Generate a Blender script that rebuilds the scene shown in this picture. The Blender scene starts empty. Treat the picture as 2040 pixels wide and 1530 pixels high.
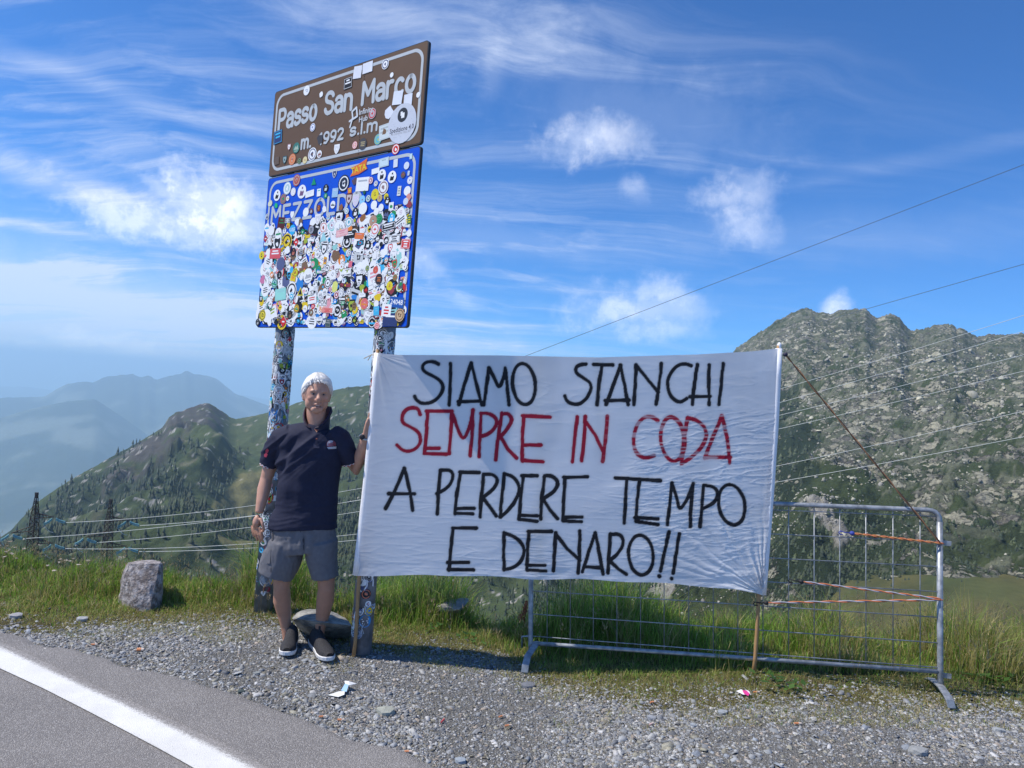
import bpy, math, random
import numpy as np
from mathutils import Vector, Matrix
random.seed(7); rng = np.random.default_rng(7)
S = bpy.context.scene; COL = S.collection
# ------------------------------------------------------------------ camera
F_PX, ROLL, PITCH, CAMH = 1414.5, 0.0733, 0.0145, 1.65
CR, SR, CP, SP = math.cos(ROLL), math.sin(ROLL), math.cos(PITCH), math.sin(PITCH)
EU, EV, FW = np.array([1., 0, 0]), np.array([0, -SP, CP]), np.array([0, CP, SP])
AX_R, AX_U = CR*EU + SR*EV, -SR*EU + CR*EV
CAM = np.array([0, 0, CAMH])
cd = bpy.data.cameras.new('camera'); cam = bpy.data.objects.new('camera', cd); COL.objects.link(cam)
cam.matrix_world = Matrix(((AX_R[0], AX_U[0], -FW[0], 0), (AX_R[1], AX_U[1], -FW[1], 0), (AX_R[2], AX_U[2], -FW[2], CAMH), (0, 0, 0, 1)))
cd.sensor_width = 36; cd.lens = F_PX/2040*36; cd.clip_start = .05; cd.clip_end = 60000
S.camera = cam
# ------------------------------------------------------------------ light, exposure
SUN_EL, SUN_AZ = math.radians(55), math.radians(6)      # azimuth: degrees in front of straight left
SUNDIR = Vector((-math.cos(SUN_EL)*math.cos(SUN_AZ), -math.cos(SUN_EL)*math.sin(SUN_AZ), math.sin(SUN_EL)))
SKY_STRENGTH, SUN_STRENGTH, HAZE_DENSITY = .092, 4.8, .000115
ld = bpy.data.lights.new('sun', 'SUN'); sun = bpy.data.objects.new('sun', ld); COL.objects.link(sun)
ld.energy = SUN_STRENGTH; ld.angle = math.radians(.53); ld.color = (1, .93, .83)
sun.rotation_euler = SUNDIR.to_track_quat('Z', 'Y').to_euler()
S.view_settings.view_transform = 'Standard'; S.view_settings.look = 'None'
S.view_settings.exposure = 0.14; S.view_settings.gamma = 1; S.view_settings.use_curve_mapping = False
S.render.engine = 'CYCLES'; S.cycles.use_denoising = True
S.cycles.max_bounces = 6; S.cycles.diffuse_bounces = 3; S.cycles.glossy_bounces = 2; S.cycles.transmission_bounces = 3
S.cycles.volume_bounces = 2; S.cycles.transparent_max_bounces = 6


def ray(px, py):
    px = np.asarray(px, float); py = np.asarray(py, float)
    a = (px-1020)/F_PX; b = (765-py)/F_PX
    return FW + a[..., None]*AX_R + b[..., None]*AX_U


def at_depth(px, py, y):                   # point of the view ray where world y = depth
    r = ray(px, py); return CAM + r*(np.asarray(y, float)/r[..., 1])[..., None]


def at_dist(px, py, D):
    r = ray(px, py); h = np.hypot(r[..., 0], r[..., 1]); return CAM + r*(np.asarray(D, float)/h)[..., None]


def on_z(px, py, z=0.):
    r = ray(px, py); return CAM + r*((z-CAMH)/r[..., 2])[..., None]


def on_plane(px, py, p0, n):
    r = ray(px, py); n = np.asarray(n, float); return CAM + r*(np.dot(np.asarray(p0)-CAM, n)/(r@n))[..., None]


def project(P):
    d = np.asarray(P)-CAM; w = d@FW; return 1020+F_PX*(d@AX_R)/w, 765-F_PX*(d@AX_U)/w
# ------------------------------------------------------------------ sky
world = bpy.data.worlds.new('World'); S.world = world; world.use_nodes = True
world.cycles.sampling_method = 'AUTOMATIC'


class NT:
    def __init__(s, tree): s.t = tree; s.n = tree.nodes; s.l = tree.links
    def new(s, typ, **kw):
        n = s.n.new(typ)
        for k, v in kw.items():
            if k == 'inp':
                for kk, vv in v.items():
                    if hasattr(vv, 'links') or isinstance(vv, bpy.types.NodeSocket): s.l.new(vv, n.inputs[kk])
                    else: n.inputs[kk].default_value = vv
            else: setattr(n, k, v)
        return n
    def math(s, op, a, b=None, c=None, clamp=False):
        n = s.n.new('ShaderNodeMath'); n.operation = op; n.use_clamp = clamp
        for i, v in enumerate((a, b, c)):
            if v is None: continue
            if isinstance(v, bpy.types.NodeSocket): s.l.new(v, n.inputs[i])
            else: n.inputs[i].default_value = v
        return n.outputs[0]
    def vmath(s, op, a, b=None, out=0):
        n = s.n.new('ShaderNodeVectorMath'); n.operation = op
        for i, v in enumerate((a, b)):
            if v is None: continue
            if isinstance(v, bpy.types.NodeSocket): s.l.new(v, n.inputs[i])
            else: n.inputs[i].default_value = v
        return n.outputs[out]
    def smooth(s, x, lo, hi):
        n = s.n.new('ShaderNodeMapRange'); n.interpolation_type = 'SMOOTHSTEP'
        s.l.new(x, n.inputs[0]); n.inputs[1].default_value = lo; n.inputs[2].default_value = hi; return n.outputs[0]
    def noise(s, vec, scale, detail=4, rough=.55, dist=0., dims='3D'):
        n = s.n.new('ShaderNodeTexNoise'); n.noise_dimensions = dims
        if vec is not None: s.l.new(vec, n.inputs['Vector'])
        n.inputs['Scale'].default_value = scale; n.inputs['Detail'].default_value = detail
        n.inputs['Roughness'].default_value = rough; n.inputs['Distortion'].default_value = dist
        return n.outputs[0]
    def mix(s, f, a, b, typ='RGBA', blend='MIX'):
        n = s.n.new('ShaderNodeMix'); n.data_type = typ; n.blend_type = blend
        ia, ib = (6, 7) if typ == 'RGBA' else (2, 3)
        for i, v in ((0, f), (ia, a), (ib, b)):
            if isinstance(v, bpy.types.NodeSocket): s.l.new(v, n.inputs[i])
            else: n.inputs[i].default_value = (tuple(v)+(1,) if i and typ == 'RGBA' and len(v) == 3 else v)
        return n.outputs[2 if typ == 'RGBA' else 0]


w = NT(world.node_tree); w.n.clear()
wo = w.new('ShaderNodeOutputWorld'); bg = w.new('ShaderNodeBackground'); w.l.new(bg.outputs[0], wo.inputs[0])
sky = w.new('ShaderNodeTexSky', sky_type='NISHITA', sun_disc=False)
sky.sun_elevation = SUN_EL; sky.sun_rotation = math.atan2(SUNDIR.x, SUNDIR.y)
sky.altitude = 1990; sky.air_density = 1.0; sky.dust_density = 1.0; sky.ozone_density = 2.2
tc = w.new('ShaderNodeTexCoord').outputs['Generated']
dirn = w.vmath('NORMALIZE', tc)
sp = w.new('ShaderNodeSeparateXYZ', inp={0: dirn})
# cirrus veil: noise on a high plane, stretched along the wind
hz = w.math('ADD', w.math('MAXIMUM', sp.outputs[2], 0.0), .16)
cx_ = w.math('DIVIDE', sp.outputs[0], hz); cy_ = w.math('DIVIDE', sp.outputs[1], hz)
pl = w.new('ShaderNodeCombineXYZ', inp={0: cx_, 1: cy_, 2: 0.}).outputs[0]
mp = w.new('ShaderNodeMapping'); w.l.new(pl, mp.inputs[0]); mp.inputs['Rotation'].default_value = (0, 0, math.radians(-28)); mp.inputs['Scale'].default_value = (.42, 1.9, 1)
warp = w.new('ShaderNodeTexNoise', inp={'Vector': pl, 'Scale': 1.1, 'Detail': 3})
wv = w.vmath('ADD', mp.outputs[0], w.vmath('MULTIPLY', w.vmath('SUBTRACT', warp.outputs['Color'], (.5, .5, .5)), (1.0, 1.0, 0)))
ci = w.noise(wv, 1.9, 12, .68, .3)
ci = w.smooth(ci, .43, .80)
broad = w.smooth(w.noise(pl, .55, 3, .5), .30, .72)
leftward = w.smooth(w.math('SUBTRACT', w.math('MULTIPLY', sp.outputs[0], -1), w.math('MULTIPLY', sp.outputs[2], .15)), -.62, .35)
cirrus = w.math('MULTIPLY', w.math('MULTIPLY', ci, w.math('ADD', .42, w.math('MULTIPLY', broad, .9))), w.math('ADD', .06, leftward))
# fine ripple texture shared by the clouds
cn1 = w.new('ShaderNodeTexNoise', inp={'Vector': dirn, 'Scale': 17., 'Detail': 12., 'Roughness': .66})
cn2 = w.new('ShaderNodeTexNoise', inp={'Vector': w.vmath('ADD', dirn, (3.1, 1.7, .4)), 'Scale': 17., 'Detail': 12., 'Roughness': .66})


def sky_cloud(px, py, rx, ry, ang, soft, strength, rag):
    """a cloud in the sky round one direction: (a, b) tangent coordinates, ragged by noise"""
    d = ray(px, py); d = d/np.linalg.norm(d)
    a = math.radians(ang); R_ = AX_R*math.cos(a) - AX_U*math.sin(a); U_ = AX_R*math.sin(a) + AX_U*math.cos(a)
    R_ = R_-d*np.dot(R_, d); U_ = U_-d*np.dot(U_, d)
    k = F_PX
    u = w.math('MULTIPLY', w.vmath('DOT_PRODUCT', dirn, tuple(R_), 1), k/rx)
    v = w.math('MULTIPLY', w.vmath('DOT_PRODUCT', dirn, tuple(U_), 1), k/ry)
    front = w.math('GREATER_THAN', w.vmath('DOT_PRODUCT', dirn, tuple(d), 1), .5)
    u2 = w.math('ADD', u, w.math('MULTIPLY', w.math('SUBTRACT', cn1.outputs[0], .5), rag*2.2))
    v2 = w.math('ADD', v, w.math('MULTIPLY', w.math('SUBTRACT', cn2.outputs[0], .5), rag*2.6))
    r = w.math('SQRT', w.math('ADD', w.math('MULTIPLY', u2, u2), w.math('MULTIPLY', v2, v2)))
    m = w.math('SUBTRACT', 1.0, w.smooth(r, 1-soft, 1+soft*.5))
    return w.math('MULTIPLY', w.math('MULTIPLY', m, front), strength), v


cum = None; shade_v = None
for a in [(425, 415, 92, 66, 8, .7, .95, 1.1), (300, 440, 100, 32, 4, .8, .7, 1.4), (445, 458, 110, 34, 5, .8, .75, 1.1), (318, 372, 44, 18, 30, .85, .55, 1.3),
          (1185, 280, 90, 36, 5, .95, .62, 1.2), (1470, 385, 62, 38, 10, .95, .42, 1.3), (1480, 450, 50, 50, 5, .95, .48, 1.3), (1265, 372, 26, 18, 35, .95, .3, 1.2),
          (1250, 610, 120, 45, 0, .95, .62, 1.1), (1330, 600, 90, 48, 8, .95, .55, 1.1), (1300, 655, 80, 25, 0, .95, .45, 1.2),
          (195, 680, 50, 20, 8, .95, .55, 1.1), (300, 700, 55, 20, 0, .95, .5, 1.1), (70, 685, 50, 10, 0, .95, .4, 1.1), (845, 530, 38, 26, 25, .95, .45, 1.1),
          (1668, 605, 22, 24, 0, .9, .7, 1.1), (740, 718, 36, 16, 0, .95, .5, 1.0), (925, 605, 30, 16, 30, .95, .2, 1.2)]:
    m, v = sky_cloud(*a)
    cum = m if cum is None else w.math('MAXIMUM', cum, m)
wisp = None
for a in [(175, 160, 150, 17, 11, 1., .34, .35), (60, 340, 190, 26, 14, 1., .5, .4), (180, 385, 150, 20, 10, 1., .34, .4), (300, 612, 420, 40, 8, 1., .42, .35), (110, 458, 130, 10, 4, 1., .4, .3),
          (980, 645, 110, 7, 3, 1., .4, .25), (830, 40, 300, 46, 6, 1., .34, .6), (980, 130, 26, 60, 12, 1., .3, .9), (1290, 230, 260, 70, 12, 1., .26, .9), (960, 470, 260, 34, 8, 1., .3, .5),
          (1650, 470, 460, 44, 4, 1., .2, .5), (1120, 578, 90, 9, 4, 1., .3, .3), (1060, 60, 120, 60, 20, 1., .2, .8), (60, 570, 220, 26, 10, 1., .4, .4), (1820, 320, 240, 16, -4, 1., .13, .4), (900, 690, 240, 20, 6, 1., .25, .4), (-50, 690, 700, 130, 6, 1.3, 1.7, .3), (-100, 500, 500, 90, 8, 1.3, .6, .4), (650, 660, 420, 30, 6, 1.2, .3, .3)]:
    m, v = sky_cloud(*a)
    m = w.math('MULTIPLY', m, w.math('ADD', .45, w.math('MULTIPLY', ci, .9)))
    wisp = m if wisp is None else w.math('ADD', wisp, m)
soft_c = w.math('MINIMUM', w.math('ADD', w.math('MULTIPLY', cirrus, .75), wisp), .8)
skyc = w.vmath('MULTIPLY', sky.outputs[0], (.45, 1.04, 1.72))
c1 = w.mix(soft_c, skyc, (8.0, 9.0, 11.2))
cn3 = w.new('ShaderNodeTexNoise', inp={'Vector': w.vmath('ADD', dirn, (-.014, 0., .020)), 'Scale': 17., 'Detail': 12., 'Roughness': .66})
cumcol = w.mix(w.smooth(w.math('SUBTRACT', cn1.outputs[0], cn3.outputs[0]), -.07, .10), (9.2, 10.2, 12.6), (13.6, 13.9, 14.8))  # cloud self-shadow painted into the colour: noise against a copy shifted sunward
c2 = w.mix(w.math('MULTIPLY', cum, .80), c1, cumcol)
# below the horizon only ground would be: keep the haze colour there
w.l.new(c2, bg.inputs[0]); bg.inputs[1].default_value = SKY_STRENGTH
# ------------------------------------------------------------------ numpy noise


def _h(ix, iy, s):
    n = (ix.astype(np.int64)*374761393 + iy.astype(np.int64)*668265263 + s*974634777) & 0xffffffff
    n = ((n ^ (n >> 13))*1274126177) & 0xffffffff
    return ((n ^ (n >> 16)) & 0xffff)/65535.


def vnoise(x, y, s=0):
    x = np.asarray(x, float); y = np.asarray(y, float)
    ix, iy = np.floor(x), np.floor(y); fx, fy = x-ix, y-iy
    fx = fx*fx*fx*(fx*(fx*6-15)+10); fy = fy*fy*fy*(fy*(fy*6-15)+10)
    a, b, c, d = _h(ix, iy, s), _h(ix+1, iy, s), _h(ix, iy+1, s), _h(ix+1, iy+1, s)
    return (a+(b-a)*fx)*(1-fy) + (c+(d-c)*fx)*fy


def fbm(x, y, o=5, s=0, g=.5, l=2.03):
    r = 0; a = 1; t = 0
    for i in range(o):
        r = r + a*vnoise(x, y, s+i*17); t += a; a *= g
        x, y = (x*.8-y*.6)*l+3.7, (x*.6+y*.8)*l+1.3
    return r/t


def ridged(x, y, o=5, s=0, g=.5, l=2.1):
    r = 0; a = 1; t = 0
    for i in range(o):
        r = r + a*(1-np.abs(2*vnoise(x, y, s+i*31)-1)); t += a; a *= g
        x, y = (x*.8-y*.6)*l+5.1, (x*.6+y*.8)*l+9.2
    return r/t


def worley(x, y, s=0):
    ix, iy = np.floor(x), np.floor(y); f1 = np.full(np.shape(x), 9.); f2 = f1.copy(); idv = f1*0
    for dx in (-1, 0, 1):
        for dy in (-1, 0, 1):
            cx, cy = ix+dx, iy+dy
            d = np.hypot(cx+_h(cx, cy, s)-x, cy+_h(cx, cy, s+5)-y); v = _h(cx, cy, s+9)
            m = d < f1; f2 = np.where(m, f1, np.minimum(f2, d)); idv = np.where(m, v, idv); f1 = np.where(m, d, f1)
    return f1, f2, idv


def sstep(x, a, b):
    t = np.clip((np.asarray(x, float)-a)/(b-a), 0, 1); return t*t*(3-2*t)
# ------------------------------------------------------------------ mesh helpers


def tag(o, label=None, cat=None, group=None, kind=None):
    if label: o['label'] = label
    if cat: o['category'] = cat
    if group: o['group'] = group
    if kind: o['kind'] = kind
    return o


def link(o, parent=None):
    COL.objects.link(o)
    if parent is not None: o.parent = parent
    return o


def mesh_np(name, V, Fq, m, parent=None, col=None, smooth=False, attrs=None):
    """V (n,3), Fq (k,3|4) int arrays -> one mesh object; children take V in world, parents stay at identity or plain location"""
    V = np.asarray(V, np.float32); Fq = np.asarray(Fq, np.int32)
    if parent is not None: V = V - np.array(world_loc(parent), np.float32)
    me = bpy.data.meshes.new(name); k = Fq.shape[1]
    me.vertices.add(len(V)); me.vertices.foreach_set('co', V.ravel())
    me.loops.add(Fq.size); me.loops.foreach_set('vertex_index', Fq.ravel())
    me.polygons.add(len(Fq)); me.polygons.foreach_set('loop_start', np.arange(len(Fq), dtype=np.int32)*k)
    me.polygons.foreach_set('loop_total', np.full(len(Fq), k, np.int32))
    me.update(calc_edges=True)
    if smooth: me.polygons.foreach_set('use_smooth', np.ones(len(Fq), bool))
    if col is not None: set_col(me, col)
    for an, av in (attrs or {}).items():
        at = me.attributes.new(an, 'FLOAT', 'POINT'); at.data.foreach_set('value', np.asarray(av, np.float32).ravel())
    me.materials.append(m)
    o = bpy.data.objects.new(name, me); return link(o, parent)


def set_col(me, col):
    c = np.ones((len(me.vertices), 4), np.float32); c[:, :3] = col
    a = me.attributes.new('Col', 'FLOAT_COLOR', 'POINT'); a.data.foreach_set('color', c.ravel())


def world_loc(o):
    v = Vector((0, 0, 0))
    while o is not None: v += o.location; o = o.parent
    return v


def empty(name, loc):
    o = bpy.data.objects.new(name, None); o.location = loc; o.empty_display_size = .1; return link(o)


class MB:
    """plain collector of faces (world coordinates)"""
    def __init__(s): s.v = []; s.f = []; s.mi = []; s.c = []
    def add(s, vs, fs, mi=0, c=None):
        b = len(s.v); s.v += [tuple(map(float, p)) for p in vs]; s.f += [tuple(b+i for i in f) for f in fs]; s.mi += [mi]*len(fs)
        s.c += [c or (1, 1, 1)]*len(vs)
    def box(s, c, sx, sy, sz, R=None, mi=0, col=None):
        P = []
        for z in (-1, 1):
            for x, y in ((-1, -1), (1, -1), (1, 1), (-1, 1)):
                v = Vector((x*sx/2, y*sy/2, z*sz/2)); v = (R @ v) if R is not None else v; P.append(v+Vector(c))
        s.add(P, [(3, 2, 1, 0), (4, 5, 6, 7), (0, 1, 5, 4), (1, 2, 6, 5), (2, 3, 7, 6), (3, 0, 4, 7)], mi, col)
    def bar(s, a, b, r, n=4, mi=0, col=None): s.tube([a, b], r, n, mi=mi, col=col)
    def tube(s, pts, r, n=10, closed=False, cap=True, mi=0, col=None, ry=None, xh=None):
        pts = [Vector(p) for p in pts]; m = len(pts); rings = []; up = None
        for i, p in enumerate(pts):
            if closed: t = (pts[(i+1) % m]-pts[i-1])
            else: t = pts[min(i+1, m-1)]-pts[max(i-1, 0)]
            t = t.normalized() if t.length > 1e-9 else Vector((0, 0, 1))
            if up is None:
                h = Vector(xh) if xh is not None else (Vector((1, 0, 0)) if abs(t.x) < .8 else Vector((0, 1, 0)))
            else: h = up
            x = (h-t*h.dot(t)).normalized(); up = x; y = t.cross(x)
            rr = r[i] if hasattr(r, '__len__') else r; r2 = (ry[i] if hasattr(ry, '__len__') else ry) if ry is not None else rr
            rings.append([p+x*rr*math.cos(2*math.pi*k/n)+y*r2*math.sin(2*math.pi*k/n) for k in range(n)])
        vs = [v for q in rings for v in q]; fs = []
        for i in range(m if closed else m-1):
            j = (i+1) % m
            for k in range(n): k2 = (k+1) % n; fs.append((i*n+k, i*n+k2, j*n+k2, j*n+k))
        if cap and not closed: fs += [tuple(range(n-1, -1, -1)), tuple((m-1)*n+k for k in range(n))]
        s.add(vs, fs, mi, col)
    def ellipsoid(s, c, rx, ry, rz, R=None, nu=16, nv=10, mi=0, col=None, fn=None):
        vs = []; fs = []
        for j in range(nv+1):
            ph = math.pi*j/nv
            for i in range(nu):
                th = 2*math.pi*i/nu; v = Vector((math.sin(ph)*math.cos(th), math.sin(ph)*math.sin(th), math.cos(ph)))
                if fn: v = fn(v)
                v = Vector((v.x*rx, v.y*ry, v.z*rz)); v = (R @ v) if R is not None else v; vs.append(v+Vector(c))
        for j in range(nv):
            for i in range(nu): i2 = (i+1) % nu; fs.append((j*nu+i, (j+1)*nu+i, (j+1)*nu+i2, j*nu+i2))
        s.add(vs, fs, mi, col)
    def build(s, name, mats, parent=None, smooth=False, bevel=0, colattr=False):
        me = bpy.data.meshes.new(name); off = world_loc(parent) if parent is not None else Vector((0, 0, 0))
        me.from_pydata([(v[0]-off.x, v[1]-off.y, v[2]-off.z) for v in s.v], [], s.f)
        for m in (mats if isinstance(mats, (list, tuple)) else [mats]): me.materials.append(m)
        me.polygons.foreach_set('material_index', s.mi)
        if smooth: me.polygons.foreach_set('use_smooth', [True]*len(s.f))
        if colattr: set_col(me, np.array(s.c))
        me.update(); o = bpy.data.objects.new(name, me); link(o, parent)
        if bevel:
            b = o.modifiers.new('bevel', 'BEVEL'); b.width = bevel; b.segments = 2; b.limit_method = 'ANGLE'
        return o


def grid_faces(nr, nc):
    i, j = np.meshgrid(np.arange(nr-1), np.arange(nc-1), indexing='ij'); a = i*nc+j
    return np.stack([a, a+1, a+nc+1, a+nc], -1).reshape(-1, 4)


def rebase(o, loc):
    """move a top-level mesh's origin to loc without moving the mesh"""
    loc = Vector(loc); o.data.transform(Matrix.Translation(-loc)); o.location = loc; return o
# ------------------------------------------------------------------ materials


def mat(name, color=(.5, .5, .5), rough=.7, var=.15, scale=20, detail=4, bump=0., bscale=None, metallic=0., attr=False, spec=.5, color2=None, lo=.35, hi=.65, trans=0., sheen=0., bdist=.01):
    m = bpy.data.materials.new(name); m.use_nodes = True; t = NT(m.node_tree); p = t.n['Principled BSDF']
    co = t.new('ShaderNodeTexCoord').outputs['Object']
    n = t.noise(co, scale, detail)
    if attr: base = t.new('ShaderNodeAttribute', attribute_name='Col').outputs['Color']
    else: base = None
    if color2 is not None:
        c = t.mix(t.smooth(n, lo, hi), color, color2)
    else:
        c = base if base is not None else tuple(color)+(1,)
    k = t.new('ShaderNodeMapRange', inp={0: n, 1: .25, 2: .75, 3: 1-var, 4: 1+var}).outputs[0]
    cc = t.vmath('SCALE', c if isinstance(c, bpy.types.NodeSocket) else c[:3]); sc_ = cc.node; t.l.new(k, sc_.inputs['Scale'])
    t.l.new(cc, p.inputs['Base Color'])
    p.inputs['Roughness'].default_value = rough; p.inputs['Metallic'].default_value = metallic; p.inputs['Specular IOR Level'].default_value = spec
    if trans:
        tr = t.new('ShaderNodeBsdfTranslucent'); t.l.new(cc, tr.inputs[0]); ms = t.new('ShaderNodeMixShader'); ms.inputs[0].default_value = trans
        t.l.new(p.outputs[0], ms.inputs[1]); t.l.new(tr.outputs[0], ms.inputs[2]); t.l.new(ms.outputs[0], t.n['Material Output'].inputs[0])
    if bump:
        bn = t.noise(co, bscale or scale*3, 5, .6); b = t.new('ShaderNodeBump', inp={'Height': bn, 'Strength': bump, 'Distance': bdist}); t.l.new(b.outputs[0], p.inputs['Normal'])
    return m


M = {}
M['gravel_bed'] = mat('gravel_bed', (.20, .19, .165), .95, .2, 60, 6, bump=1., bscale=140, color2=(.30, .285, .25), bdist=.01)
M['stone_chip'] = mat('stone_chip', attr=True, rough=.75, var=.22, scale=90, bump=.4, bscale=200)
M['grass'] = mat('grass', attr=True, rough=.55, var=.25, scale=6, trans=.5, spec=.3)
M['rock'] = mat('rock', (.30, .29, .27), .9, .25, 9, 6, bump=.9, bscale=30, color2=(.40, .39, .36), bdist=.02)
M['zinc'] = mat('galvanised_steel', (.24, .26, .28), .45, .22, 25, 5, metallic=.35, bump=.1, color2=(.34, .36, .38))
M['wood'] = mat('bamboo', (.45, .27, .12), .6, .25, 30, 4, color2=(.34, .19, .08))
M['print'] = mat('printed_film', attr=True, rough=.5, var=.05, scale=12, spec=.22)
M['plain'] = mat('matte_colour', attr=True, rough=.7, var=.06, scale=40)
M['dark_edge'] = mat('dark_metal_edge', (.045, .05, .065), .45, .2, 20, metallic=.4)
M['post'] = mat('grey_post_paint', (.13, .15, .18), .5, .25, 14, color2=(.19, .21, .25))
M['lattice'] = mat('rusty_steel', (.06, .045, .04), .8, .3, 3)
M['wire'] = mat('aluminium_wire', (.60, .62, .60), .5, .05, 1)
M['wire_dark'] = mat('dark_wire', (.09, .10, .12), .6, .05, 1)
M['insulator'] = mat('green_glass_insulator', (.20, .44, .48), .3, .2, 2)


def terrain_mat(name, fine, bump, rockvar=.25, bdist=1.5):
    m = bpy.data.materials.new(name); m.use_nodes = True; t = NT(m.node_tree); p = t.n['Principled BSDF']
    co = t.new('ShaderNodeTexCoord').outputs['Object']
    base = t.new('ShaderNodeAttribute', attribute_name='Col').outputs['Color']
    n1 = t.noise(co, fine, 6, .65); n2 = t.noise(co, fine*6, 4, .6)
    k = t.math('ADD', t.math('MULTIPLY', t.math('SUBTRACT', n1, .5), rockvar*3.2), t.math('MULTIPLY', t.math('SUBTRACT', n2, .5), rockvar*2.2))
    cc = t.vmath('SCALE', base); t.l.new(t.math('MAXIMUM', t.math('ADD', k, 1.), .25), cc.node.inputs['Scale'])
    t.l.new(cc, p.inputs['Base Color']); p.inputs['Roughness'].default_value = .95; p.inputs['Specular IOR Level'].default_value = .1
    b = t.new('ShaderNodeBump', inp={'Height': t.math('ADD', n1, t.math('MULTIPLY', n2, .4)), 'Strength': bump, 'Distance': bdist}); t.l.new(b.outputs[0], p.inputs['Normal'])
    return m
# ------------------------------------------------------------------ near ground


CREST_X = [-40, -8, -3, -2, -.5, .5, 1.0, 1.7, 3, 8, 40]; CREST_Y = [7.4, 6.3, 5.70, 5.50, 5.20, 5.02, 4.97, 4.90, 4.85, 5.3, 7]


def crest(x): return np.interp(x, CREST_X, CREST_Y)


def g_base(x, y):
    x = np.asarray(x, float); y = np.asarray(y, float)
    z = .175*sstep(x, .1, 1.8)*sstep(y, 1.5, 3.3) + .012*np.clip(x-1.7, 0, 8) - .025*sstep(x, -.9, .0)*sstep(y, 2.5, 4)
    d = y-crest(x); z = z - .62*np.where(d > 8, d, np.logaddexp(0, np.clip(d, -20, 8)*9)/9)
    return z


def ground_z(x, y):
    return g_base(x, y) + (fbm(np.asarray(x)*1.7, np.asarray(y)*1.7, 4, 3)-.5)*.035*sstep(y, 2.5, 4.2) + (fbm(np.asarray(x)*9, np.asarray(y)*9, 3, 8)-.5)*.010*sstep(y, 2.5, 4.2)


def line_fn(pts, z=0.):
    P = on_z([p[0] for p in pts], [p[1] for p in pts], z); o = np.argsort(P[:, 0]); X, Y = P[o, 0], P[o, 1]
    def f(x):
        x = np.asarray(x, float); y = np.interp(x, X, Y)
        sl = (Y[1]-Y[0])/(X[1]-X[0]); sr = (Y[-1]-Y[-2])/(X[-1]-X[-2])
        y = np.where(x < X[0], Y[0]+(x-X[0])*sl*np.exp(-np.abs(x-X[0])*.12), y); y = np.where(x > X[-1], Y[-1]+(x-X[-1])*sr, y); return y
    return f


road_edge = line_fn([(0, 1256), (103, 1282), (206, 1310), (343, 1346), (446, 1374), (535, 1404), (652, 1452), (805, 1493), (866, 1523)])
line_up = line_fn([(0, 1292), (86, 1333), (172, 1374), (257, 1412), (343, 1452), (446, 1502), (498, 1530)])
line_lo = line_fn([(0, 1337), (86, 1377), (172, 1421), (257, 1466), (326, 1503), (374, 1530)])
_gp = on_z([-150, 0, 60, 150, 350, 560, 640, 740, 900, 1000], [1238, 1252, 1262, 1254, 1244, 1246, 1262, 1290, 1296, 1302])
_gr = on_z([1110, 1190, 1290, 1450, 1600, 1800, 1950, 2100, 2300], [1326, 1356, 1384, 1394, 1392, 1414, 1434, 1446, 1460], .15)[:, :2]
_gx = np.concatenate([_gp[:, 0], _gr[:, 0]]); _gy = np.concatenate([_gp[:, 1], _gr[:, 1]])
def grass_edge(x): return np.interp(x, _gx, _gy)+(fbm(np.asarray(x, float)*3.3, np.asarray(x, float)*0+3, 4, 19)-.5)*.16


def gridsheet(xs, ys, zf, name, m, **kw):
    X, Y = np.meshgrid(xs, ys, indexing='xy'); return mesh_np(name, np.stack([X, Y, zf(X, Y)], -1).reshape(-1, 3), grid_faces(len(ys), len(xs)), m, smooth=True, **kw)


def ground_material():
    m = bpy.data.materials.new('earth_and_gravel'); m.use_nodes = True; t = NT(m.node_tree); p = t.n['Principled BSDF']
    co = t.new('ShaderNodeTexCoord').outputs['Object']; v = t.new('ShaderNodeAttribute', attribute_name='verge').outputs['Fac']
    n1 = t.noise(co, 9, 6, .65); n2 = t.noise(co, 170, 5, .7); n3 = t.noise(co, 2.2, 4, .6)
    vo = t.new('ShaderNodeTexVoronoi', inp={'Vector': co, 'Scale': 95.}); 
    gr = t.mix(t.smooth(n3, .4, .6), (.225, .23, .22), (.29, .29, .275))
    gr = t.mix(t.smooth(n2, .35, .65), gr, (.40, .39, .37))
    chip = t.vmath('MULTIPLY', vo.outputs['Color'], (.0, .0, .0)); 
    gr = t.mix(t.math('MULTIPLY', t.smooth(vo.outputs['Distance'], .0, .7), .6), gr, (.13, .125, .115))
    earth = t.mix(t.smooth(n1, .35, .65), (.10, .085, .035), (.17, .16, .06))
    f = t.smooth(t.math('ADD', v, t.math('MULTIPLY', t.math('SUBTRACT', n1, .5), .9)), .35, .65)
    t.l.new(t.mix(f, gr, earth), p.inputs['Base Color']); p.inputs['Roughness'].default_value = .95; p.inputs['Specular IOR Level'].default_value = .2
    h = t.math('SUBTRACT', n2, t.math('MULTIPLY', vo.outputs['Distance'], .8))
    b = t.new('ShaderNodeBump', inp={'Height': h, 'Strength': 1., 'Distance': .02}); t.l.new(b.outputs[0], p.inputs['Normal']); return m


xs = np.concatenate([np.linspace(-60, -6, 40)[:-1], np.linspace(-6, 6, 300), np.linspace(6, 60, 40)[1:]])
ys = np.concatenate([np.linspace(-25, 2, 20)[:-1], np.linspace(2, 8, 150), np.linspace(8, 90, 50)[1:]])
X, Y = np.meshgrid(xs, ys, indexing='xy')
verge = sstep(Y-grass_edge(X), -.25, .25)
ground = mesh_np('ground', np.stack([X, Y, ground_z(X, Y)-.0*X], -1).reshape(-1, 3), grid_faces(len(ys), len(xs)), ground_material(), smooth=True, attrs={'verge': verge})
tag(ground, kind='structure', label='grey gravel lay-by and earth verge beside the road')


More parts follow.
